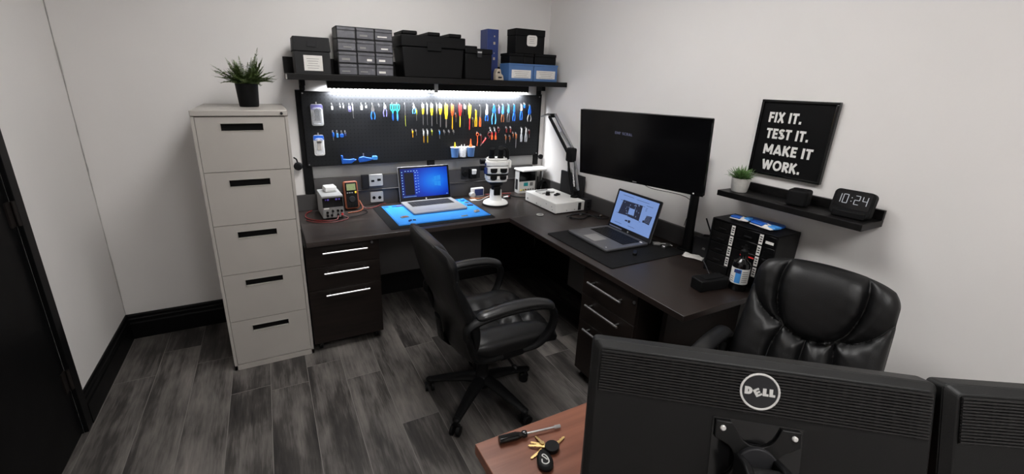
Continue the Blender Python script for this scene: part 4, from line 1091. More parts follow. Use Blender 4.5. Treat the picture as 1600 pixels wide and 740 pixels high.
def laptop(label, loc, rz, W, D, LH, lean, body_m, kb_m, screen_m, bezel, logo_white):
    """open laptop facing -y: hinge at y = 0, keyboard towards -y"""
    o = thing('laptop', label, 'laptop', loc, rz, 'open laptops on the desk')
    th = .017
    B().prism(rr(W, D, .012, 4, 0, -D/2), 0.002, th).build('base', body_m, o, bevel=.004)
    for x in (-W/2+.03, W/2-.03):
        for y in (-.03, -D+.03): B().cyl((x, y, 0), (x, y, .003), .007, n=10).build('foot', 'black', o)
    # keyboard: deck recess with keys
    kw, kd, ky = W*.80, D*.42, -D*.10
    b = B(); b.bb(-kw/2-.003, kw/2+.003, ky-kd-.003, ky+.003, th, th+.0008); kb = b.build('keyboard_deck', kb_m, o, smooth=False)
    b = B(); nr, nc = 6, 15
    for r_ in range(nr):
        for c_ in range(nc):
            if r_ == 0 and 4 <= c_ <= 8:
                if c_ == 4: x0, x1 = -kw/2+kw*4/nc, -kw/2+kw*9/nc
                else: continue
            else: x0, x1 = -kw/2+kw*c_/nc, -kw/2+kw*(c_+1)/nc
            y0 = ky-kd+kd*r_/nr
            b.bb(x0+.0015, x1-.0015, y0+.0015, y0+kd/nr-.0015, th+.0008, th+.0026)
    b.build('keys', 'black' if kb_m == 'black' else 'darkgrey', kb, smooth=False)
    B().prism(rr(W*.30, D*.30, .004, 3, -W*.03, -D*.76), th, th+.0007).build('touchpad', body_m if logo_white else 'grey', o)
    # lid
    T = Matrix.Translation((0, .004, th*.6)) @ Matrix.Rotation(-lean, 4, 'X')
    def lb(): return B(T)
    lb().cyl((-W*.40, 0, 0), (W*.40, 0, 0), .007, n=14).build('hinge', bezel, o)
    lid = lb().prism(rr(W, LH, .010, 4, 0, LH/2), -.007, 0, (0, 0, 0), (1, 0, 0), (0, 0, 1), (0, -1, 0)).build('lid', body_m, o, bevel=.002)
    lb().prism(rr(W-.004, LH-.004, .008, 4, 0, LH/2), 0.0001, .0022, (0, 0, 0), (1, 0, 0), (0, 0, 1), (0, -1, 0)).build('bezel', bezel, lid, bevel=.0006)
    sw, s0, s1 = W*.455, LH*.115, LH*.945
    sc = lb().bb(-sw, sw, -.0030, -.0022, s0, s1).build('screen', screen_m, lid, smooth=False)
    b = lb(); b.prism(disc(.006, 20, 0, LH*.055), .0022, .0028, (0, 0, 0), (1, 0, 0), (0, 0, 1), (0, -1, 0)); b.build('logo', 'lightgrey', lid)
    lb().prism(disc(.002, 10, 0, LH*.975), .0022, .0026, (0, 0, 0), (1, 0, 0), (0, 0, 1), (0, -1, 0)).build('webcam', 'blackgloss', lid)
    return o, lid, sc, lb, (sw, s0, s1)
lap, lid, sc, lb, (sw, s0, s1) = laptop('silver laptop with a blue desktop on its screen, on the blue mat', (-1.102, -.108, MZ), math.radians(1), .408, .312, .262, math.radians(11), 'laptopsilver', 'grey', 'desktop', 'blackgloss', True)
def scr(rects, nm, m, parent, lb, y=-.0034, d=.0004):
    b = lb()
    for x0, x1, z0, z1 in rects: b.bb(x0, x1, y-d, y+.0003, z0, z1)
    return b.build(nm, m, parent, smooth=False)
hgt = s1-s0
scr([(-sw*.86, -sw*.46, s0+hgt*.09, s0+hgt*.86)], 'menu_panel', 'menu', sc, lb)
ic = []
for k in range(9): ic.append((-sw*.965, -sw*.925, s0+hgt*(.12+.093*k), s0+hgt*(.155+.093*k)))
for k in range(8): ic.append((-sw*.42, -sw*.36, s0+hgt*(.14+.10*k), s0+hgt*(.165+.10*k)))
for k in range(8): ic.append((-sw*.31, -sw*.26, s0+hgt*(.17+.095*k), s0+hgt*(.19+.095*k)))
for k in range(5): ic.append((-sw*(.82-.12*k), -sw*(.77-.12*k), s0+hgt*.90, s0+hgt*.925))
for k in range(9): ic.append((-sw*(.93-.06*k), -sw*(.90-.06*k), s0+hgt*.025, s0+hgt*.05))
ic.append((sw*.90, sw*.96, s0+hgt*.03, s0+hgt*.05))
scr(ic, 'desktop_icons', 'icon', sc, lb)
b = lb(); cz = s0+hgt*.52
for (x0, x1), (k0, k1) in (((sw*.40, sw*.52), (.10, .115)), ((sw*.54, sw*.68), (.117, .135))):
    for sg in (-1, 1):
        b.prism([(x0, cz+sg*.004), (x1, cz+sg*.004), (x1, cz+sg*(.004+hgt*k1*1.3)), (x0, cz+sg*(.004+hgt*k0*1.3))], .0036, .0039, (0, 0, 0), (1, 0, 0), (0, 0, 1), (0, -1, 0))
b.build('window_emblem', 'wing', sc, smooth=False)

# stereo microscope
o = thing('microscope', 'white stereo microscope with black eyepieces at the desk corner', 'microscope', (-.632, -.352, DZT), math.radians(-14))
b = B(); b.lathe([(.001, 0), (.094, 0), (.098, .006), (.097, .014), (.001, .014)], 40, sx=1.05, sy=.95); b.build('base', 'darkgrey', o)
b = B(); b.lathe([(.001, .0142), (.092, .0142), (.088, .026), (.074, .036), (.05, .041), (.001, .042)], 40, sx=1.05, sy=.95); b.build('base_cover', 'white', o)
b = B(); b.lathe([(.001, .041), (.049, .041), (.046, .05), (.044, .12), (.001, .12)], 32); b.build('column', 'white', o)
b = B(); b.lathe([(.001, .1205), (.036, .1205), (.036, .155), (.052, .158), (.052, .185), (.001, .185)], 32); b.box((0, -.041, .115), (.05, .016, .062)); b.build('focus_block', 'black', o, bevel=.003)
b = B(); b.prism(rr(.155, .125, .04, 6), .186, .203); b.prism(rr(.168, .13, .045, 6), .203, .235); b.build('head_base', 'white', o, bevel=.006)
b = B(); b.prism(rr(.170, .132, .045, 6), .2355, .247); b.build('head_gap', 'black', o, bevel=.002)
for x in (-.036, .036): B().prism([(-.026, .03), (.026, .03), (.024, .006), (.012, 0), (-.012, 0), (-.024, .006)], 0, .006, (x, -.0645, .205), (1, 0, 0), (0, 0, 1), (0, -1, 0)).build('vent', 'black', o, bevel=.002)
b = B(); b.prism(rr(.172, .135, .045, 6), .2475, .305); b.prism(rr(.19, .14, .05, 6, 0, 0), .305, .345); b.prism(rr(.150, .12, .045, 6, 0, .0), .345, .362); b.build('head_body', 'white', o, bevel=.008)
for x in (-.036, .038): B().prism([(-.027, .034), (.027, .034), (.025, .008), (.012, 0), (-.012, 0), (-.025, .008)], 0, .006, (x, -.067, .258), (1, 0, 0), (0, 0, 1), (0, -1, 0)).build('vent', 'black', o, bevel=.002)
for x in (-.045, .022):
    P = [(x, -.015, .350), (x-.002, -.038, .395)]
    B().cyl(P[0], P[1], .024, .022, 20).build('eyepiece_tube', 'black', o)
    b = B(); b.cyl((x-.002, -.038, .394), (x-.004, -.052, .428), .019, .019, 20); b.cyl((x-.004, -.052, .428), (x-.005, -.055, .436), .023, .021, 20); b.build('eyepiece', 'blackmatte', o, bevel=.002)
b = B(); b.sweep(spline([(.075, .0, .34), (.078, -.002, .385), (.074, .0, .415), (.05, .012, .432), (.02, .02, .425)], 6), .017, 16); b.build('camera_elbow', 'black', o)
b = B(); b.box((.088, -.01, .318), (.03, .07, .062)); b.build('side_housing', 'white', o, bevel=.008)
for z in (.285, .335):
    B().cyl((-.088, -.01, z), (-.128, -.014, z), .018, .019, 20).build('focus_knob', 'black', o)
b = B(); b.box((-.09, -.028, .272), (.02, .05, .05)); b.box((-.088, -.03, .317), (.016, .03, .022)); b.build('side_cover', 'navy', o, bevel=.005)
o = B().prism(rr(.05, .055, .004, 3), 0, .002).build('note', 'beige', None, loc=(-.735, -.175, DZT)); tag(o, 'small beige scrap of paper on the desk behind the microscope', 'paper')

# clutter behind the microscope
o = thing('battery_charger', 'white charger with a blue sticker leaning by the back wall', 'charger', (-.655, -.085, DZT))
B().prism(rr(.11, .072, .008, 4, 0, .036), 0, .03, (0, .03, 0), (1, 0, 0), (0, 0, 1), (0, -1, 0)).build('body', 'white', o, bevel=.004)
B().bb(-.030, .048, -.0018, -.0002, .008, .062).build('sticker', 'navy', o, smooth=False)
B().cyl((-.055, .01, .022), (-.055, -.03, .022), .022, n=22).build('reel', 'lightgrey', o, bevel=.003)
cable('cable', [(-.74, -.12, .746), (-.68, -.16, .746), (-.60, -.14, .746), (-.52, -.17, .746), (-.45, -.13, .746)], .004, 'copper', 'copper-coloured cable lying behind the microscope')
cable('cable', [(-.76, -.20, .746), (-.70, -.215, .746), (-.64, -.185, .752), (-.55, -.10, .746)], .003, 'lightgrey', 'pale grey cable lying behind the microscope')
cable('cable', [(-.58, -.07, .748), (-.50, -.10, .748), (-.43, -.09, .748), (-.36, -.11, .748)], .005, 'darkred', 'dark red cable along the back wall behind the microscope')
cable('cable', [(-.52, -.21, .747), (-.44, -.23, .747), (-.40, -.17, .747), (-.37, -.22, .747), (-.30, -.28, .747)], .005, 'black', 'black cable between the microscope and the white box')
o = thing('cable_plug', 'pale pink-white plug lying at the microscope foot, towards the corner', 'plug', (-.455, -.20, DZT), .3); B().prism(rr(.05, .016, .004, 3), 0, .012).build('body', 'paper', o, bevel=.002); B().bb(.025, .038, -.005, .005, .003, .009).build('connector', 'red', o, smooth=False)

# instrument with a shelf-like top in the corner
o = thing('bench_instrument', 'grey corner instrument with black display under a broad white top', 'instrument', (-.212, -.062, DZT), math.radians(0))
B().bb(-.078, .085, -.055, .012, 0, .196).build('case', 'lightgrey', o, bevel=.003)
f = B().bb(-.076, .083, -.058, -.0555, .002, .10).build('front_panel', 'paper', o, smooth=False)
B().bb(-.076, .083, -.060, -.0557, .105, .190).build('display', 'blackgloss', o, smooth=False)
B().bb(-.030, .012, -.0595, -.0582, .062, .092).build('small_display', 'teal', f, smooth=False)
B().bb(.030, .060, -.0595, -.0582, .062, .092).build('keypad', 'grey', f, smooth=False)
for k, (x, z, m_) in enumerate(((-.055, .03, 'yellow'), (-.032, .03, 'lime'), (-.010, .032, 'copper'), (.016, .032, 'grey'), (.04, .032, 'grey'), (.064, .032, 'grey'))): B().cyl((x, -.0582, z), (x, -.063, z), .007, n=12).build('button', m_, f)
b = B(); b.bb(-.0785, -.0782, -.04, .0, .03, .12); b.build('side_vent', 'darkgrey', o, smooth=False)
b = B(); b.prism([(-.088, .018), (-.088, -.06), (-.075, -.115), (.155, -.115), (.19, -.06), (.19, .018)], .1965, .212); b.build('top_cover', 'white', o, bevel=.004)
b = B(); b.bb(.10, .125, -.02, .0, 0, .196); b.bb(.165, .18, -.02, .0, 0, .196); b.build('support', 'grey', o, bevel=.002)
o = thing('cable_coil', 'thick black coil of cable beside the corner instrument', 'cable', (-.074, -.150, DZT+.055))
b = B()
for k in range(4):
    pts = [(.040*math.cos(2*PI*i/28)*(1-.04*k), -.02+.013*k+.01*math.sin(4*PI*i/28), .046*math.sin(2*PI*i/28)*(1-.03*k)+.004) for i in range(29)]
    b.sweep(pts, .0068, 8, up=(0, 1, 0), caps=False)
b.build('coil', 'black', o)

# white box with the jointed lamp
o = thing('instrument_box', 'white flat instrument box on the desk, the lamp arm behind it', 'instrument', (-.222, -.540, DZT))
W_, D_, H_ = .262, .415, .080
B().bb(-W_/2, W_/2, -D_/2, D_/2, .004, H_).build('case', 'white', o, bevel=.005)
b = B(); b.bb(-W_/2+.004, W_/2-.004, -D_/2+.004, D_/2-.004, 0, .0045); b.build('plinth', 'black', o)
b = B()
for y, z, s_ in ((.17, .03, .010), (.04, .022, .006), (-.02, .018, .004), (-.09, .05, .004), (-.16, .045, .005), (-.17, .025, .005)): b.box((-W_/2-.0008, y, z), (.002, s_*1.6, s_))
for x in (-.03, .04): b.box((x, -D_/2-.0008, .02), (.006, .002, .006))
b.build('panel_marks', 'grey', o, smooth=False)
B().bb(W_/2-.06, W_/2-.034, -D_/2-.003, -D_/2+.001, .012, .068).build('grip', 'darkgrey', o, bevel=.001)
def knob_on(x, y, r, h, m, label):
    k_ = thing('control_knob', label, 'knob', (x, y, DZT+H_+.0006), 0, 'loose things on the white box')
    B().lathe([(.001, 0), (r, 0), (r*1.02, h*.3), (r*.85, h*.35), (r*.8, h), (.001, h)], 20).build('knob_body', m, k_)
knob_on(-.265, -.515, .018, .028, 'black', 'black round knob standing on the white box')
k_ = thing('switch_block', 'small dark block lying on the white box beside the knob', 'block', (-.20, -.545, DZT+H_+.0006), .4, 'loose things on the white box'); B().bb(-.028, .028, -.012, .012, 0, .012).build('body', 'darkgrey', k_, bevel=.002); B().bb(-.01, .01, -.006, .006, .0122, .018).build('rocker', 'black', k_, bevel=.001)
k_ = thing('tray', 'shallow pale tray lying on the white box', 'tray', (-.235, -.43, DZT+H_+.0006), .1, 'loose things on the white box'); B().prism(rr(.13, .09, .012), 0, .004).build('tray_base', 'lightgrey', k_, bevel=.001); b = B(); n = 4
b.bb(-.06, .06, -.045, -.041, .0042, .010); b.bb(-.06, .06, .041, .045, .0042, .010); b.build('rim', 'grey', k_)
# jointed lamp
o = thing('arm_lamp', 'black jointed arm lamp rising beside the large monitor', 'lamp', (-.108, -.64, DZT+H_+.0006))
b = B(); b.lathe([(.001, 0), (.03, 0), (.028, .012), (.012, .02), (.010, .045), (.001, .045)], 22); b.build('base_clamp', 'black', o)
J0, J1, J2 = Vector((0, 0, .045)), Vector((.008, .095, .325)), Vector((.008, .375, .575))
def bars(p, q, off):
    for s_ in (-1, 1):
        b = B(); d = Vector((off*s_, 0, 0)); e = Vector((0, -.012*s_, .008*s_))
        b.sweep([p+d+e, p.lerp(q, .5)+d+e+Vector((0, .010, .010)), q+d+e], (.011, .014), 10); b.build('arm_bar', 'black' if s_ < 0 else 'steel_dull', o)
bars(J0, J1, .020); bars(J1, J2, .019)
for p, q in ((J0+Vector((0, .012, .03)), J0.lerp(J1, .6)), (J1+Vector((0, -.01, .035)), J1.lerp(J2, .55))):
    b = B(); n = 90; pts = []
    ax = (q-p).normalized(); a1 = ax.cross(Vector((1, 0, 0))).normalized(); a2 = ax.cross(a1)
    for k in range(n+1): pts.append(p.lerp(q, k/n) + a1*.009*math.cos(k*2*PI/6) + a2*.009*math.sin(k*2*PI/6))
    b.sweep(pts, .0022, 5); b.build('spring', 'steel', o)
for J, r_ in ((J1, .024), (J2, .016), (J0, .015)):
    B().cyl(J+Vector((-.022, 0, 0)), J+Vector((.022, 0, 0)), r_, n=20).build('joint', 'blackmatte', o, bevel=.002)
b = B(); b.bb(-.022, .036, .055, .125, .255, .36); b.build('elbow_plate', 'black', o, bevel=.012)
b = B(); b.sweep([J2, J2+Vector((-.02, .03, .006)), J2+Vector((-.055, .075, -.012))], [(.02, .010), (.028, .010), (.022, .006)], 14); b.build('lamp_head', 'steel_dull', o)
# dark panel against the wall
o = thing('flat_panel', 'dark grey flat panel standing against the wall behind the lamp', 'panel', (-.040, -.50, DZT), 0)
B().bb(-.006, .012, -.155, .135, .0, .235).build('panel_body', 'darkgrey', o, bevel=.003); B().bb(-.0085, -.0062, -.145, .125, .02, .225).build('panel_face', 'boxgrey', o, bevel=.0005)
o = thing('speaker_box', 'small dark box with two holes at the end of the white box', 'box', (-.058, -.725, DZT)); B().bb(-.028, .022, -.03, .035, 0, .085).build('body', 'darkgrey', o, bevel=.003)
b = B(); b.cyl((-.005, -.031, .03), (-.005, -.029, .03), .008, n=14); b.cyl((-.005, -.031, .058), (-.005, -.029, .058), .008, n=14); b.build('holes', 'dark', o)
o = thing('tape_reel', 'flat clear tape reel lying on the desk in front of the white box', 'tape', (-.465, -.72, DZT)); b = B(); n = 28
b.sweep([(.024*math.cos(2*PI*k/n), .018*math.sin(2*PI*k/n), .004) for k in range(n+1)], (.005, .004), 8, caps=False); b.build('reel', 'lightgrey', o)
cable('cable', [(-.10, -.80, .746), (-.17, -.83, .746), (-.24, -.80, .746), (-.30, -.87, .746), (-.24, -.92, .746), (-.15, -.88, .746), (-.08, -.93, .746)], .0045, 'black', 'tangled black cable on the desk beyond the white box')
cable('cable', [(-.32, -.84, .746), (-.26, -.855, .766), (-.18, -.885, .764), (-.12, -.96, .746), (-.06, -.98, .746)], .0035, 'darkgrey', 'dark grey cable crossing the tangled black one')
for i, (x, y, lab) in enumerate(((-.21, -.855, 'tiny silver plug on the tangled cable, the one beside the white box'), (-.09, -.93, 'tiny silver plug on the tangled cable, the one beside the wall'))):
    o = thing('cable_plug', lab, 'plug', (x, y, .752), .5, 'silver plugs on the cables'); B().bb(-.011, .011, -.005, .005, 0, .008).build('body', 'steel', o, bevel=.001); B().bb(.011, .018, -.003, .003, .002, .006).build('tip', 'steel_dull', o)
# ------------------------------------------------------------------ the desk wing along the wall with the poster
o = thing('desk_pad', 'black desk pad on the desk wing under the open grey laptop', 'mat', (-.374, -1.371, DZT)); B().prism(rr(.545, .585, .012), 0, .003).build('pad', 'blackmatte', o)
MZ2 = DZT + .0036
lap, lid, sc, lb, (sw, s0, s1) = laptop('dark grey laptop showing a pale blue page, on the desk wing', (-.209, -1.312, MZ2), math.radians(-92), .372, .312, .256, math.radians(13), 'laptopgrey', 'black', 'page', 'darkgrey', False)
hgt = s1-s0
bd = lb()
X0 = -.186
def pq(pts, b, y0=.0031, y1=.0035):
    b.prism([(X0+x*.93+.004, z) for x, z in pts], y0, y1, (0, 0, 0), (1, 0, 0), (0, 0, 1), (0, -1, 0))
pq([(.075, .195), (.150, .196), (.147, .108), (.060, .103)], bd); pq([(.196, .197), (.255, .198), (.258, .103), (.205, .105)], bd)
pq([(.15, .196), (.196, .197), (.196, .160), (.15, .16)], bd); pq([(.148, .120), (.205, .120), (.205, .104), (.148, .106)], bd)
pq([(.309, .150), (.355, .155), (.348, .102), (.298, .106)], bd); pq([(.290, .118), (.305, .118), (.302, .104), (.288, .104)], bd)
pq([(.141, .080), (.165, .083), (.165, .073), (.141, .072)], bd); pq([(.170, .086), (.190, .086), (.190, .070), (.170, .070)], bd)
bd.build('board_pictures', 'board', sc, smooth=False)
b = lb(); rnd = random.Random(3)
for k in range(26):
    x = rnd.uniform(.085, .24); z = rnd.uniform(.115, .19)
    if .15 < x < .2 and .12 < z < .165: continue
    pq([(x, z), (x+rnd.uniform(.003, .012), z), (x+.004, z+rnd.uniform(.003, .008)), (x, z+.004)], b, .0036, .0039)
for k in range(5): pq([(.305, .112+.008*k), (.345, .113+.008*k), (.345, .1145+.008*k), (.305, .1135+.008*k)], b, .0036, .0039)
b.build('board_marks', 'boardmark', sc, smooth=False)
b = lb()
for x0, x1, z in ((.06, .16, .224), (.19, .30, .221), (.285, .34, .205), (.285, .30, .19), (.285, .298, .182), (.285, .298, .174), (.05, .07, .19), (.045, .07, .105), (.258, .275, .195), (.26, .275, .100), (.05, .12, .045), (.18, .24, .05)): pq([(x0, z), (x1, z), (x1, z+.0018), (x0, z+.0018)], b, .0031, .0034)
b.build('page_lines', 'board', sc, smooth=False)
b = lb(); b.bb(-.170, -.055, -.0032, -.0021, .008, .017); b.build('glare_strip', 'steel', lid, bevel=.0006)  # bright strip standing in for glare along the hinge
b = B(); b.prism(rr(.022, .012, .003, 3, .155, -.035), .0172, .0179); b.prism(rr(.008, .006, .002, 3, .150, -.285), .0172, .0179); b.build('sticker', 'white', lap)

# large wall-side monitor on its post
TLm = Vector((-.548, -1.178, 1.501)); e_ = Vector((.25, -.968, 0)).normalized(); nb = Vector((.968, .25, 0)).normalized()
tl = .124; up = Vector((0, 0, 1))*math.cos(tl) - nb*math.sin(tl); vw = e_.cross(up)
base = Vector((-.058, -1.632, DZT))
o = thing('monitor', 'large black monitor on a post, its dark screen facing the chairs', 'monitor', base)
Tm = Matrix.Translation(TLm-base) @ Matrix((e_, up, vw)).transposed().to_4x4()     # local: x along the top, y up, z towards the viewer
def mb(): return B(Tm)
Wm, Hm = .722, .366
mb().prism(rr(Wm, Hm, .006, 3, Wm/2, -Hm/2), -.022, -.004).build('housing', 'black', o, bevel=.003)
mb().prism(rr(Wm*.55, Hm*.6, .03, 4, Wm/2, -Hm*.5), -.048, -.0222).build('rear_bulge', 'black', o, bevel=.008)
b = mb(); t_ = .008
b.bb(0, Wm, -t_, 0, -.0038, .0012); b.bb(0, t_, -Hm, -t_, -.0038, .0012); b.bb(Wm-t_, Wm, -Hm, -t_, -.0038, .0012); b.bb(t_, Wm-t_, -Hm, -Hm+.018, -.0038, .0012)
bz = b.build('bezel', 'blackgloss', o, smooth=False)
sc = mb().bb(t_, Wm-t_, -Hm+.018, -t_, -.0038, -.0010).build('screen', 'screen_off', o, smooth=False)
lettering(mb(), "EMI' SCRAL", (.227, -.1155, -.0009), (1, -.035, 0), (0, 1, 0), (0, 0, 1), .0135, .17, .14, width=.104, depth=.0004).build('screen_text', 'signal', sc, smooth=False)
mb().prism(disc(.0035, 14, Wm-.045, -Hm+.009), .0013, .0018).build('power_light', 'white', bz)
mb().bb(Wm/2-.012, Wm/2+.012, -Hm+.006, -Hm+.011, .0013, .0017).build('badge', 'grey', bz, smooth=False)
b = B(); b.bb(-.03, .028, -.045, .045, 0, .012); b.build('base_plate', 'black', o, bevel=.003)
b = B(); b.sweep([(0, 0, .012), (0, .004, .20), (0, .010, .57)], [(.030, .020), (.027, .018), (.025, .016)], 16, up=(1, 0, 0)); b.build('post', 'black', o)
tip = Tm @ Vector((Wm/2, -Hm*.5, -.05))
b = B(); b.sweep([(0, .010, .55), (-.02, .02, .565), Vector((-.08, .06, .575)), tip], [(.02, .02), (.022, .018), (.02, .018), (.03, .03)], 14); b.build('arm', 'black', o)
cable('cable', [tuple(TLm + e_*.395 - up*.37 - vw*.03), tuple(TLm + e_*.40 - up*.42 - vw*.12), (-.008, -1.56, 1.02), (-.006, -1.55, .86)], .0018, 'black', 'thin black cable hanging below the large dark monitor')
cable('cable', [(-.03, -1.70, .95), (-.012, -1.72, .89), (-.03, -1.75, .868)], .004, 'black', 'short black cable looping between the monitor post and dark dock')

o = thing('docking_station', 'dark square dock standing on edge beside the monitor post', 'dock', (-.060, -1.748, DZT)); B().bb(-.022, .030, -.062, .062, 0, .112).build('body', 'darkgrey', o, bevel=.003)
B().prism([(-.010, -.006), (.008, -.006), (.010, .006), (-.006, .006)], 0, .0006, (-.0222, -.005, .058), (0, -1, 0), (0, 0, 1), (-1, 0, 0)).build('emblem', 'grey', o, smooth=False)
cable('cable', [(-.05, -1.72, .861), (-.045, -1.76, .868), (-.05, -1.82, .875), (-.035, -1.85, .862)], .006, 'black', 'thick black cable lying over the dark dock')
# small things
o = thing('usb_adapter', 'silver metal adapter on the desk pad edge near the monitor post', 'adapter', (-.125, -1.545, MZ2), .3); B().prism(rr(.075, .022, .006), 0, .011).build('body', 'steel', o, bevel=.002); B().bb(.038, .054, -.006, .006, .003, .008).build('plug', 'steel_dull', o, bevel=.001)
o = thing('usb_adapter', 'small dull grey hub with a cord beside the silver adapter', 'adapter', (-.155, -1.50, MZ2), -.5); B().prism(rr(.045, .03, .008), 0, .014).build('body', 'grey', o, bevel=.003); B().sweep(spline([(.02, 0, .006), (.06, .01, .004), (.09, -.015, .003)], 6), .0028, 8).build('cord', 'lightgrey', o)
o = thing('usb_adapter', 'little black dongle on the desk pad beside the grey laptop', 'adapter', (-.385, -1.560, MZ2), .7); B().prism(rr(.055, .022, .008), 0, .012).build('body', 'black', o, bevel=.003); B().bb(.027, .042, -.006, .006, .003, .008).build('plug', 'darkgrey', o, bevel=.001)
o = thing('paper_tag', 'crumpled white paper tag on the desk beside the monitor post', 'paper', (-.115, -1.725, DZT), .4)
b = B(); rnd = random.Random(5)
def tagf(u, v): return Vector(((u-.5)*.062*(1-.2*abs(v-.5)), (v-.5)*.105, .003 + .010*abs(math.sin(u*7+v*4))*(.4+u*.6)))
b.grid(tagf, 8, 10); q = b.build('sheet', 'paper', o); sd = q.modifiers.new('solid', 'SOLIDIFY'); sd.thickness = .0008
o = thing('card_reader', 'black block with a thin wand on the dark desk wing end', 'reader', (-.365, -2.012, DZT), math.radians(-8))
B().prism([(-.085, -.036), (.075, -.036), (.085, -.025), (.085, .036), (-.075, .036), (-.085, .025)], .0, .054).build('body', 'black', o, bevel=.005)
B().bb(-.05, .06, -.022, .025, .0542, .057).build('top_recess', 'blackmatte', o, bevel=.001)
B().sweep([(.012, .02, .056), (.034, .092, .098)], .0028, 8).build('wand', 'darkgrey', o)

# little drawer cabinet with labels
o = thing('parts_cabinet', 'black parts cabinet with white drawer labels on the desk wing', 'organizer', (-.110, -2.012, DZT))
cw2, cd2, chh = .318, .170, .278
b = B(); b.bb(-cd2/2+.012, cd2/2, -cw2/2, cw2/2, 0, chh-.003); b.build('case', 'black', o, bevel=.002)
b = B(); b.bb(-cd2/2-.001, cd2/2, -cw2/2-.001, cw2/2+.001, chh-.0028, chh+.002)
for s_ in (-1, 1): b.bb(-cd2/2, cd2/2-.003, s_*cw2/2-.003, s_*cw2/2+.003, .0, chh-.003)
b.bb(-cd2/2, cd2/2, -cw2/2, cw2/2, 0, .004)
b.build('frame', 'black', o, bevel=.001)
cols_ = [(.156, .036), (.034, -.100), (-.102, -.156)]
rz_ = [(chh-.008 - k*.054, chh-.008-(k+1)*.054+.004) for k in range(5)]
for ci, (ya, yb) in enumerate(cols_):
    for ri, (za, zb) in enumerate(rz_):
        d_ = B().bb(-cd2/2+.002, -cd2/2+.0118, yb+.001, ya-.001, zb, za).build('drawer', 'blackgloss', o, bevel=.001)
        if ci < 2 and ri < 4:
            B().bb(-cd2/2+.0008, -cd2/2+.0018, yb+.003, yb+.020, zb+.002, za-.002).build('label_card', 'paper', d_, smooth=False)
            l = B()
            for k in range(3): l.bb(-cd2/2+.0002, -cd2/2+.0007, yb+.006, yb+.017, zb+.012+k*.011, zb+.018+k*.011)
            l.build('label_print', 'inkblack', d_, smooth=False)
            B().bb(-cd2/2-.006, -cd2/2+.0018, (ya+yb)/2-.016, (ya+yb)/2+.022, zb+.014, zb+.020).build('pull', 'black', d_, bevel=.001)
        elif ci == 2 and ri == 0:
            B().bb(-cd2/2+.0008, -cd2/2+.0018, yb+.010, ya-.008, zb+.014, zb+.026).build('label_card', 'paper', d_, smooth=False)
        if (ci, ri) == (1, 2):
            l = B(); l.bb(-cd2/2+.0006, -cd2/2+.0018, yb+.06, yb+.09, zb+.028, zb+.036); l.bb(-cd2/2+.0006, -cd2/2+.0018, yb+.025, yb+.05, zb+.03, zb+.036); l.build('red_print', 'red', d_, smooth=False)
TZ = DZT + chh + .0026
def pouch(x, y, w_, d_, m, label, rz=0.):
    q = thing('zip_bag', label, 'bag', (x, y, TZ), rz, 'bags on the parts cabinet')
    b = B()
    def f(u, v, s_): return Vector(((u-.5)*d_, (v-.5)*w_, .010 + s_*.010*(max(0, math.sin(PI*u)*math.sin(PI*v)))**.5*(1+.3*math.sin(u*9+v*13))))
    b.grid(lambda u, v: f(u, v, 1), 12, 14); b.grid(lambda u, v: f(u, v, -1), 12, 14)
    b.build('film', m, q)
    B().bb(-d_*.5, d_*.1, -w_*.1, w_*.42, .014, .0235).build('contents', 'blue', q, bevel=.003)
    B().bb(-d_*.2, d_*.45, -w_*.55, -w_*.2, .010, .020).build('contents', 'skyblue', q, bevel=.003)
    return q
pouch(-.125, -1.945, .085, .06, 'paper', 'smaller blue and white bag on the parts cabinet, under the little plant', .2)
pouch(-.130, -2.065, .115, .065, 'paper', 'larger blue and white bag in the middle of the parts cabinet top', -.15)
o = thing('cloth', 'folded dark blue cloth on the parts cabinet behind the bags', 'cloth', (-.065, -2.03, TZ), .1, None); B().prism(rr(.06, .17, .02), 0, .014).build('folded_cloth', 'blue', o, bevel=.005)
# bottle
o = thing('spray_bottle', 'black bottle with a white and blue label before the parts cabinet', 'bottle', (-.252, -2.075, DZT)); o.scale = (1, 1, 1.2)
B().lathe([(.001, 0), (.034, 0), (.037, .004), (.037, .098), (.034, .112), (.016, .126), (.0135, .130), (.0135, .142), (.001, .142)], 32).build('bottle_body', 'blackgloss', o)
b = B(); n = 40; rr_ = .0374
def lab(a0, a1, z0, z1, r_, b): b.grid(lambda u, v: Vector((r_*math.cos(a0+(a1-a0)*u), r_*math.sin(a0+(a1-a0)*u), z0+(z1-z0)*v)), 24, 1)
lab(PI*.72, PI*1.72, .030, .092, rr_, b); lw = b.build('label_card', 'white', o)
b = B(); lab(PI*1.02, PI*1.22, .034, .090, rr_+.0004, b); b.build('label_stripe', 'skyblue', o)
b = B(); lab(PI*.95, PI*1.20, .074, .088, rr_+.0008, b); b.build('label_emblem', 'navy', o)
b = B()
for k in range(6): lab(PI*1.26, PI*1.48, .040+.008*k, .0425+.008*k, rr_+.0004, b)
for k in range(3): lab(PI*.82, PI*.97, .038+.008*k, .041+.008*k, rr_+.0004, b)
b.build('label_print', 'ink', o)
B().lathe([(.001, .1425), (.016, .1425), (.016, .158), (.006, .166), (.005, .182), (.001, .182)], 20).build('cap', 'black', o)

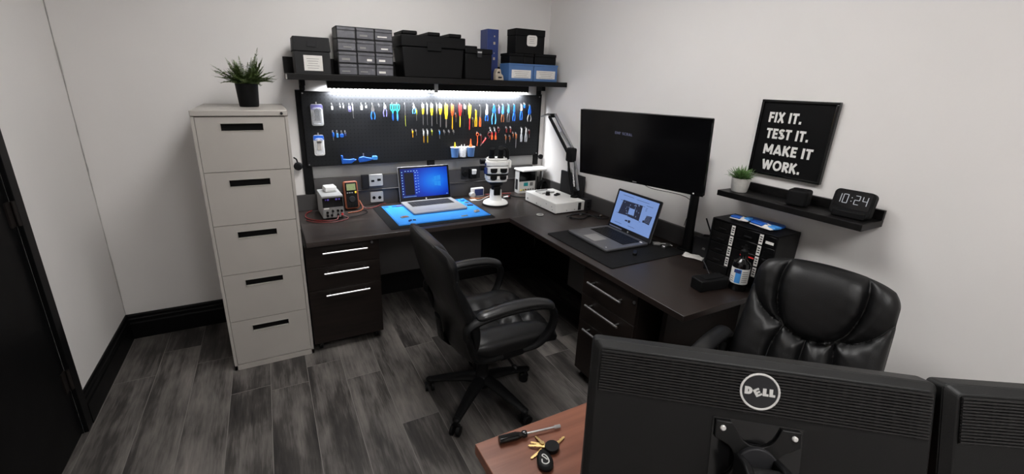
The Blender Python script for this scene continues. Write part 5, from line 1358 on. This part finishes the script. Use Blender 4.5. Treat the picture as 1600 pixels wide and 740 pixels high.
# ------------------------------------------------------------------ shelf with plant, speaker and clock
SZ = 1.152
o = thing('display_shelf', 'short black wall shelf carrying the small plant and the clock', 'shelf', (0, -2.13, SZ))
B().bb(-.165, -.001, -.305, .305, -.027, 0).build('shelf_board', 'blackwood', o, bevel=.0015, smooth=False)
B().bb(-.018, -.001, -.305, .290, .0004, .040).build('back_lip', 'blackwood', o, bevel=.0015, smooth=False)
SZ += .0006
o = thing('potted_succulent', 'small green spiky plant in a white pot on the short shelf', 'plant', (-.092, -1.887, SZ))
B().lathe([(.001, 0), (.033, 0), (.036, .006), (.042, .062), (.0425, .066), (.0385, .066), (.0375, .055), (.001, .055)], 36).build('pot', 'ceramic', o)
B().lathe([(.001, .0552), (.036, .0552), (.02, .060), (.001, .061)], 20).build('soil', 'soil', o)
def blade(b, p, d, L_, w_, droop, up=Vector((0, 0, 1)), n=5, fold=.25):
    """one pointed curved leaf"""
    d = d.normalized(); side = d.cross(up)
    side = side.normalized() if side.length > 1e-3 else Vector((1, 0, 0))
    nn = side.cross(d); rows = []
    for k in range(n+1):
        s_ = k/n; c = p + d*L_*s_ - Vector((0, 0, 1))*droop*s_*s_
        ww = w_*(.55+.9*s_)*(1-s_)**.6 if k < n else 0.0004
        rows.append((c - side*ww + nn*ww*fold, c, c + side*ww + nn*ww*fold))
    vs = [q for r_ in rows for q in r_]; fs = []
    for k in range(n):
        for j in range(2): fs.append((k*3+j, k*3+j+1, k*3+j+4, k*3+j+3))
    b.add(vs, fs)
b = B(); rnd = random.Random(11)
for k in range(190):
    a = rnd.uniform(0, 2*PI); r_ = rnd.uniform(0, .030); el = rnd.uniform(.2, 1.35) if r_ > .012 else rnd.uniform(.8, 1.5)
    d = Vector((math.cos(a)*math.cos(el), math.sin(a)*math.cos(el), math.sin(el)))
    blade(b, Vector((math.cos(a)*r_, math.sin(a)*r_, .060+rnd.uniform(0, .012))), d, rnd.uniform(.030, .056), .0040, rnd.uniform(-.004, .010))
q = b.build('foliage', 'leaf2', o); sd = q.modifiers.new('solid', 'SOLIDIFY'); sd.thickness = .0006

o = thing('smart_speaker', 'small black rounded speaker in the middle of the short shelf', 'speaker', (-.092, -2.160, SZ), math.radians(12))
b = B(); b.prism(rr(.084, .078, .018, 6), .0, .070); b.build('body', 'blackmatte', o, bevel=.010, seg=4)
B().prism(rr(.05, .045, .012, 5), .0702, .0712).build('top_panel', 'black', o)
o = thing('digital_clock', 'black tilted clock reading 10:24 on the short shelf', 'clock', (-.112, -2.358, SZ), math.radians(6))
Tc = Matrix.Rotation(math.radians(14), 4, 'Y')
# local axes: x = towards the wall, y = towards the plant
def cb(): return B(Tc)
T2_ = Matrix.Translation((-.002, 0, .004))
cb().prism(rr(.134, .104, .018, 6, 0, .053), -.022, .018, (.012, 0, .006), (0, -1, 0), (0, 0, 1), (-1, 0, 0)).build('housing', 'blackmatte', o, bevel=.005, seg=3)
B().bb(-.006, .062, -.055, .055, 0, .030).build('foot', 'blackmatte', o, bevel=.006)
f = cb().prism(rr(.116, .070, .006, 4, 0, .066), .0182, .0192, (.012, 0, .006), (0, -1, 0), (0, 0, 1), (-1, 0, 0)).build('display', 'screen_off', o)
b = cb()
def seg(x0, z0, x1, z1, t_=.0021):
    for q in thick([(x0, z0), (x1, z1)], t_): b.prism([(p.x, p.y) for p in q], .0193, .0198, (.012, 0, .006), (0, -1, 0), (0, 0, 1), (-1, 0, 0))
h2 = .017; w2 = .015; zb = .051; sl = .0
def dig(x, s_):
    P = {'a': (0, 2*h2, w2, 2*h2), 'b': (w2, 2*h2, w2, h2), 'c': (w2, h2, w2, 0), 'd': (0, 0, w2, 0), 'e': (0, 0, 0, h2), 'f': (0, h2, 0, 2*h2), 'g': (0, h2, w2, h2)}
    for k in s_: x0, z0, x1, z1 = P[k]; seg(x+x0, zb+z0, x+x1, zb+z1)
dig(-.055, 'bc'); dig(-.032, 'abcdef'); dig(.006, 'abged'); dig(.031, 'fgbc')
for z in (.010, .024): seg(-.006, zb+z, -.003, zb+z, .003)
b.build('digits', 'digits', f, smooth=False)

# poster
o = thing('framed_poster', 'black framed poster with bold white slogan above the short shelf', 'poster', (-.001, -2.027, 1.415))
pw, ph = .324, .346
B().bb(-.012, 0, -pw/2+.004, pw/2-.004, -ph/2+.004, ph/2-.004).build('print_sheet', 'black', o, smooth=False)
b = B(); t_ = .011
b.bb(-.020, -.001, -pw/2, pw/2, ph/2-t_, ph/2); b.bb(-.020, -.001, -pw/2, pw/2, -ph/2, -ph/2+t_); b.bb(-.020, -.001, -pw/2, -pw/2+t_, -ph/2+t_, ph/2-t_); b.bb(-.020, -.001, pw/2-t_, pw/2, -ph/2+t_, ph/2-t_)
b.build('frame', 'blackgloss', o, bevel=.0015, smooth=False)
b = B()
for k, (tx, y0, wd, zt) in enumerate((('FIX IT.', 1.909, .145, 1.487), ('TEST IT.', 1.912, .187, 1.4135), ('MAKE IT', 1.916, .215, 1.3405), ('WORK.', 1.924, .172, 1.2685))):
    b = B(); lettering(b, tx, (-.0122, 2.027-y0, zt-1.415), (0, -1, 0), (0, 0, 1), (-1, 0, 0), .046, .215, .10, width=wd, depth=.0008); b.build('slogan_line', 'white', o, smooth=False)

# ------------------------------------------------------------------ fern on the filing cabinet
o = thing('potted_fern', 'bushy green fern in a black pot on the filing cabinet', 'plant', (-2.205, -.335, CH+.0006))
B().lathe([(.001, 0), (.046, 0), (.049, .004), (.057, .118), (.058, .122), (.053, .122), (.052, .108), (.001, .108)], 36).build('pot', 'black', o)
B().lathe([(.001, .108), (.047, .108), (.03, .114), (.001, .115)], 20).build('soil', 'soil', o)
b = B(); rnd = random.Random(4)
fr = [(-1.05, .17, 1.00), (-.75, .19, 1.15), (2.75, .175, .62), (3.3, .17, .75), (.25, .16, .55), (.0, .17, .80), (-.3, .16, 1.1), (1.2, .15, .9), (2.0, .16, 1.0), (4.2, .16, .9), (5.0, .15, .8), (3.8, .13, 1.25), (.6, .14, 1.2)]
for k in range(80): fr.append((rnd.uniform(0, 2*PI), rnd.uniform(.08, .145), rnd.uniform(.42, 1.4)))
for a, L_, el in fr:
    d = Vector((math.cos(a)*math.cos(el), math.sin(a)*math.cos(el), math.sin(el)))
    p0 = Vector((math.cos(a)*.022, math.sin(a)*.022, .112)); dr = rnd.uniform(.0, .05) if el < .9 else rnd.uniform(-.01, .02)
    path = [p0 + d*L_*s_/10 - Vector((0, 0, dr*(s_/10)**2)) for s_ in range(11)]
    b.sweep(path, [.0016*(1-.8*i/10) for i in range(11)], 5)
    sd_ = d.cross(Vector((0, 0, 1))).normalized()
    for i in range(2, 30):
        s_ = i/30; c = p0 + d*L_*s_ - Vector((0, 0, dr*s_*s_))
        for sg in (-1, 1):
            dd = (sd_*sg*1.25 + d*.5 + Vector((rnd.uniform(-.2, .2), rnd.uniform(-.2, .2), rnd.uniform(-.05, .45))))
            blade(b, c, dd, .027*(1-.75*s_**3)*rnd.uniform(.75, 1.25), .0058, .003, n=3)
    blade(b, path[-1]-d*.006, d, .022, .003, .0, n=3)
q = b.build('foliage', 'leaf', o)
# ------------------------------------------------------------------ near desk with the backs of two monitors
o = thing('office_desk', 'reddish-brown wooden desk carrying the monitors seen from behind', 'desk', (-1.748, -2.383, 0))
B().bb(0, .80, -1.07, 0, .708, H).build('desktop', 'cherry', o, bevel=.002)
B().bb(.012, .034, -1.03, -.04, 0, .7075).build('end_panel', 'cherry', o, bevel=.001)
B().bb(.62, .66, -1.03, -.99, 0, .7075).build('leg', 'black', o, bevel=.002); B().bb(.62, .66, -.09, -.05, 0, .7075).build('leg', 'black', o, bevel=.002)

def back_monitor(label, TL, yaw, tilt, logo, W=.49, Hh=.305, ka=.255, kd=.153):
    e = Vector((math.cos(yaw), math.sin(yaw), 0)); n = Vector((math.sin(yaw), -math.cos(yaw), 0))
    up = Vector((0, 0, 1))*math.cos(tilt) - n*math.sin(tilt); vw = e.cross(up)    # vw points out of the monitor's back
    pc = TL + e*ka - up*kd + vw*.13
    base = Vector((pc.x, pc.y, H+.0006))
    o = thing('computer_monitor', label, 'monitor', base, 0, 'monitors seen from behind')
    T = Matrix.Translation(TL-base) @ Matrix((e, up, vw)).transposed().to_4x4()   # x along the top edge, y up, z out of the back
    def q(): return B(T)
    ch = .012
    # housing: chamfered slab
    b = q(); ins = .010
    for z0, z1, i0, i1 in ((-.040, -.012, 0, 0), (-.012, 0, 0, ins)):
        def rect(i, z): return [Vector((x, y, z)) for x, y in rr(W-2*i, Hh-2*i, .009, 4, W/2, -Hh/2)]
        b.ring([rect(i0, z0), rect(i1, z1)])
    b.build('housing', 'monitor_black', o, bevel=.0015)
    q().bb(.012, W-.012, -Hh+.016, -.012, -.0412, -.0402).build('screen', 'screen_off', o, smooth=False)
    # ventilation band: recess with slats and ribs
    x0, x1, y1, y0 = .014, W-.014, -.0135, -.081
    b = q(); b.bb(x0, x1, y0, y1, .0001, .0008); vp = b.build('vent_band', 'dark', o, smooth=False)
    b = q(); ns = 15; p_ = (y1-y0)/ns
    for k in range(ns): b.bb(x0, x1, y1-p_*k-p_*.54, y1-p_*k, .0006, .0040)
    b.build('vent_slats', 'slat', vp, smooth=False)
    b = q()
    for k in range(22):
        x = x0 + (x1-x0)*k/21; wd = .014 if k in (0, 21) else .0022
        xx0 = max(x0, x-wd); xx1 = min(x1, x+wd)
        b.bb(xx0, xx1, y0, y1, .0006, .0013)
    b.build('vent_ribs', 'monitor_black', vp, smooth=False)
    if logo:
        c = (.2505, -.0445)
        b = q(); b.prism(disc(.0275, 48, *c), .0012, .0042); lg = b.build('logo_disc', 'darkgrey', o)
        b = q(); pts = [(c[0]+.0268*math.cos(2*PI*k/64), c[1]+.0268*math.sin(2*PI*k/64), .0043) for k in range(65)]
        b.sweep(pts, (.0017, .0010), 8, caps=False); b.build('logo_ring', 'silver', lg)
        b = q(); t_ = .30; s_ = .0115; xx = c[0]-.0205; yy = c[1]-.0055
        zz = .0043; dp = .0008
        lettering(b, 'D', (xx-.001, yy, zz), (1, 0, 0), (0, 1, 0), (0, 0, 1), s_, t_, depth=dp, width=.0112)
        ca, sa = math.cos(math.radians(32)), math.sin(math.radians(32))
        lettering(b, 'E', (xx+.0162, yy-.0030, zz), (ca, sa, 0), (-sa, ca, 0), (0, 0, 1), s_*.98, .22, depth=dp*1.2, width=.0092)
        lettering(b, 'L', (xx+.0243, yy, zz), (1, 0, 0), (0, 1, 0), (0, 0, 1), s_, t_, depth=dp, width=.0085)
        lettering(b, 'L', (xx+.0335, yy, zz), (1, 0, 0), (0, 1, 0), (0, 0, 1), s_, t_, depth=dp, width=.0085)
        b.build('logo_letters', 'silver', lg, smooth=False)
    # mounting plate with concave sides
    px, py, hw = ka-.002, -kd-.004, .060
    pts = []
    for k in range(4):
        a0 = PI/4 + k*PI/2
        ca, sa = math.cos(k*PI/2), math.sin(k*PI/2)
        loc = [(hw, hw*.62), (hw, hw), (hw*.55, hw)]
        # corner lug then a concave bite towards the next corner
        bite = [(hw*.5*math.cos(th), hw*.96-hw*.5*math.sin(th)) for th in [PI*i/10 for i in range(1, 10)]]
        for x, y in loc + bite: pts.append((px + x*ca - y*sa, py + x*sa + y*ca))
    b = q(); b.prism(pts, .0010, .0065); pl = b.build('mount_plate', 'monitor_black', o, bevel=.0012)
    q().bb(px-hw*1.06, px+hw*1.06, py-hw*1.06, py+hw*1.06, .0002, .0011).build('plate_recess', 'blackgloss', o, smooth=False)
    for sx in (-1, 1):
        for sy in (-1, 1):
            b = q(); c = (px+sx*.050, py+sy*.050)
            b.ring([[Vector((x, y, z)) for x, y in disc(r_, 18, *c)] for r_, z in ((.0042, .0066), (.0042, .0085), (.0028, .0100))]); sw_ = b.build('screw', 'silver', pl)
    # swivel joint: cross cylinder between two cheeks, arm and post down to the desk
    b = q(); b.prism(disc(.030, 32, px, py), .0066, .016); b.build('joint_plate', 'darkgrey', o, bevel=.002)
    b = q(); b.cyl((px-.030, py-.004, .042), (px+.030, py-.004, .042), .017, n=24); b.build('joint_barrel', 'monitor_black', o, bevel=.002)
    for s_ in (-1, 1):
        b = q(); x = px+s_*.026
        b.prism([(-.018, .0), (.018, .0), (.021, .036), (.012, .056), (-.012, .056), (-.021, .036)], -.006, .006, (x, py-.002, .008), (0, 1, 0), (0, 0, 1), (1, 0, 0)); b.build('joint_cheek', 'black', o, bevel=.003)
    J = T @ Vector((px, py-.004, .042))
    z1 = J.z - .03
    b = B(); b.sweep([J, Vector((J.x*.4, J.y*.4, z1)), Vector((0, 0, z1-.02))], [(.014, .014), (.016, .014), (.018, .018)], 14); b.build('tilt_arm', 'black', o)
    b = B(); b.lathe([(.001, 0), (.045, 0), (.045, .008), (.018, .012), (.017, z1-.01), (.02, z1+.012), (.001, z1+.014)], 24); b.build('post', 'black', o)
    return o
TL1 = Vector((-1.693, -2.708, 1.226))
back_monitor('back of the black monitor with the round silver DELL emblem', TL1, -.667, .292, True)
TL2 = TL1 + Vector((math.cos(-.667), math.sin(-.667), 0))*.498 + Vector((0, 0, .001))
back_monitor('back of the second black monitor, cut off by the picture edge', TL2, -.55, .292, False)

# screwdriver and keys on the near desk
o = thing('screwdriver', 'black-handled nut driver with a steel shaft lying on the near desk', 'screwdriver', (-1.680, -2.410, DZT+.0105), math.atan2(-.023, .162))
Rx = Matrix.Rotation(PI/2, 3, 'Y')
b = B()
rings = []
for r_, x in ((.0085, -.012), (.0105, -.010), (.0105, .035), (.0085, .045), (.0065, .050), (.0095, .056), (.0085, .064), (.001, .064)):
    rings.append([Vector((x, r_*(1 + (.06*math.cos(6*2*PI*j/36) if .0 <= x+.011 and x < .04 else 0))*math.cos(2*PI*j/36), r_*math.sin(2*PI*j/36))) for j in range(36)])
b.ring(rings); b.build('handle', 'blackgloss', o)
b = B(); b.sweep([(.063, 0, 0), (.150, 0, -.002)], .0030, 12); b.sweep([(.146, 0, -.002), (.163, 0, -.0025)], .0048, 6); b.build('shaft', 'steel', o)

o = thing('key_ring', 'car key fob and brass keys lying on the near desk', 'keys', (-1.618, -2.508, DZT), 0)
# fob: egg-shaped
b = B(); dirf = Vector((.35, .94, 0)).normalized()
def egg(i, z):
    out = []
    for k in range(36):
        a = 2*PI*k/36; r_ = 1 - .16*math.sin(a)
        out.append(Vector((math.cos(a)*(.0195-i)*r_, math.sin(a)*(.032-i), z)))
    return out
Rf = Matrix.Rotation(math.radians(-24), 4, 'Z')
b = B(Rf); b.ring([egg(.004, .0005), egg(0, .004), egg(0, .010), egg(.004, .014), egg(.010, .0155)]); fb = b.build('key_fob', 'black', o)
b = B(Rf); P = spline([(-.008, -.004, .0158), (-.008, -.014, .0158), (.0, -.018, .0158), (.008, -.012, .0158), (.006, .002, .0158), (-.001, .010, .0158), (-.006, .006, .0158), (.0, .000, .0158), (.005, -.006, .0158)], 5)
b.sweep(P, (.0015, .0008), 6); b.build('emblem', 'silver', fb)
b = B(); n = 28; c = Vector((.018, .026, .006)); b.sweep([(c.x+.012*math.cos(2*PI*k/n), c.y+.012*math.sin(2*PI*k/n), .005+.003*math.cos(2*PI*k/n)) for k in range(n+1)], .0012, 6, caps=False); b.build('split_ring', 'steel', o)
def key(head, tip, m, hm, hr=.010, teeth=True):
    head, tip = Vector(head), Vector(tip); d = (tip-head).normalized(); s_ = Vector((-d.y, d.x, 0)); L_ = (tip-head).length
    prof = [(0, -.0035), (L_*.9, -.003), (L_, 0)]
    top = [(L_, 0)] + [(L_*(.92-.11*k), .0036 if k % 2 else .0018) for k in range(6)] + [(0, .0036)]
    b = B(); b.prism([(x, y) for x, y in prof] + top[1:], 0, .0022, head, d, s_, (0, 0, 1)); kb = b.build('key_blade', m, o)
    b = B(); b.prism(disc(hr, 24), -.0006, .0028 if hm == m else .010, head - d*hr*.8, d*1.15, s_, (0, 0, 1)); b.build('key_head', hm, kb, bevel=.001)
key((.052, .030, .003), (.092, .044, .002), 'brass', 'black', .0175)
key((.018, .048, .004), (.0, .066, .002), 'brass', 'brass', .007)
key((.016, .040, .007), (-.012, .058, .003), 'brass', 'brass', .0065)
key((.022, .050, .009), (.022, .078, .002), 'brass', 'brass', .006)
key((.006, .030, .002), (-.026, .022, .001), 'brass', 'brass', .0055)
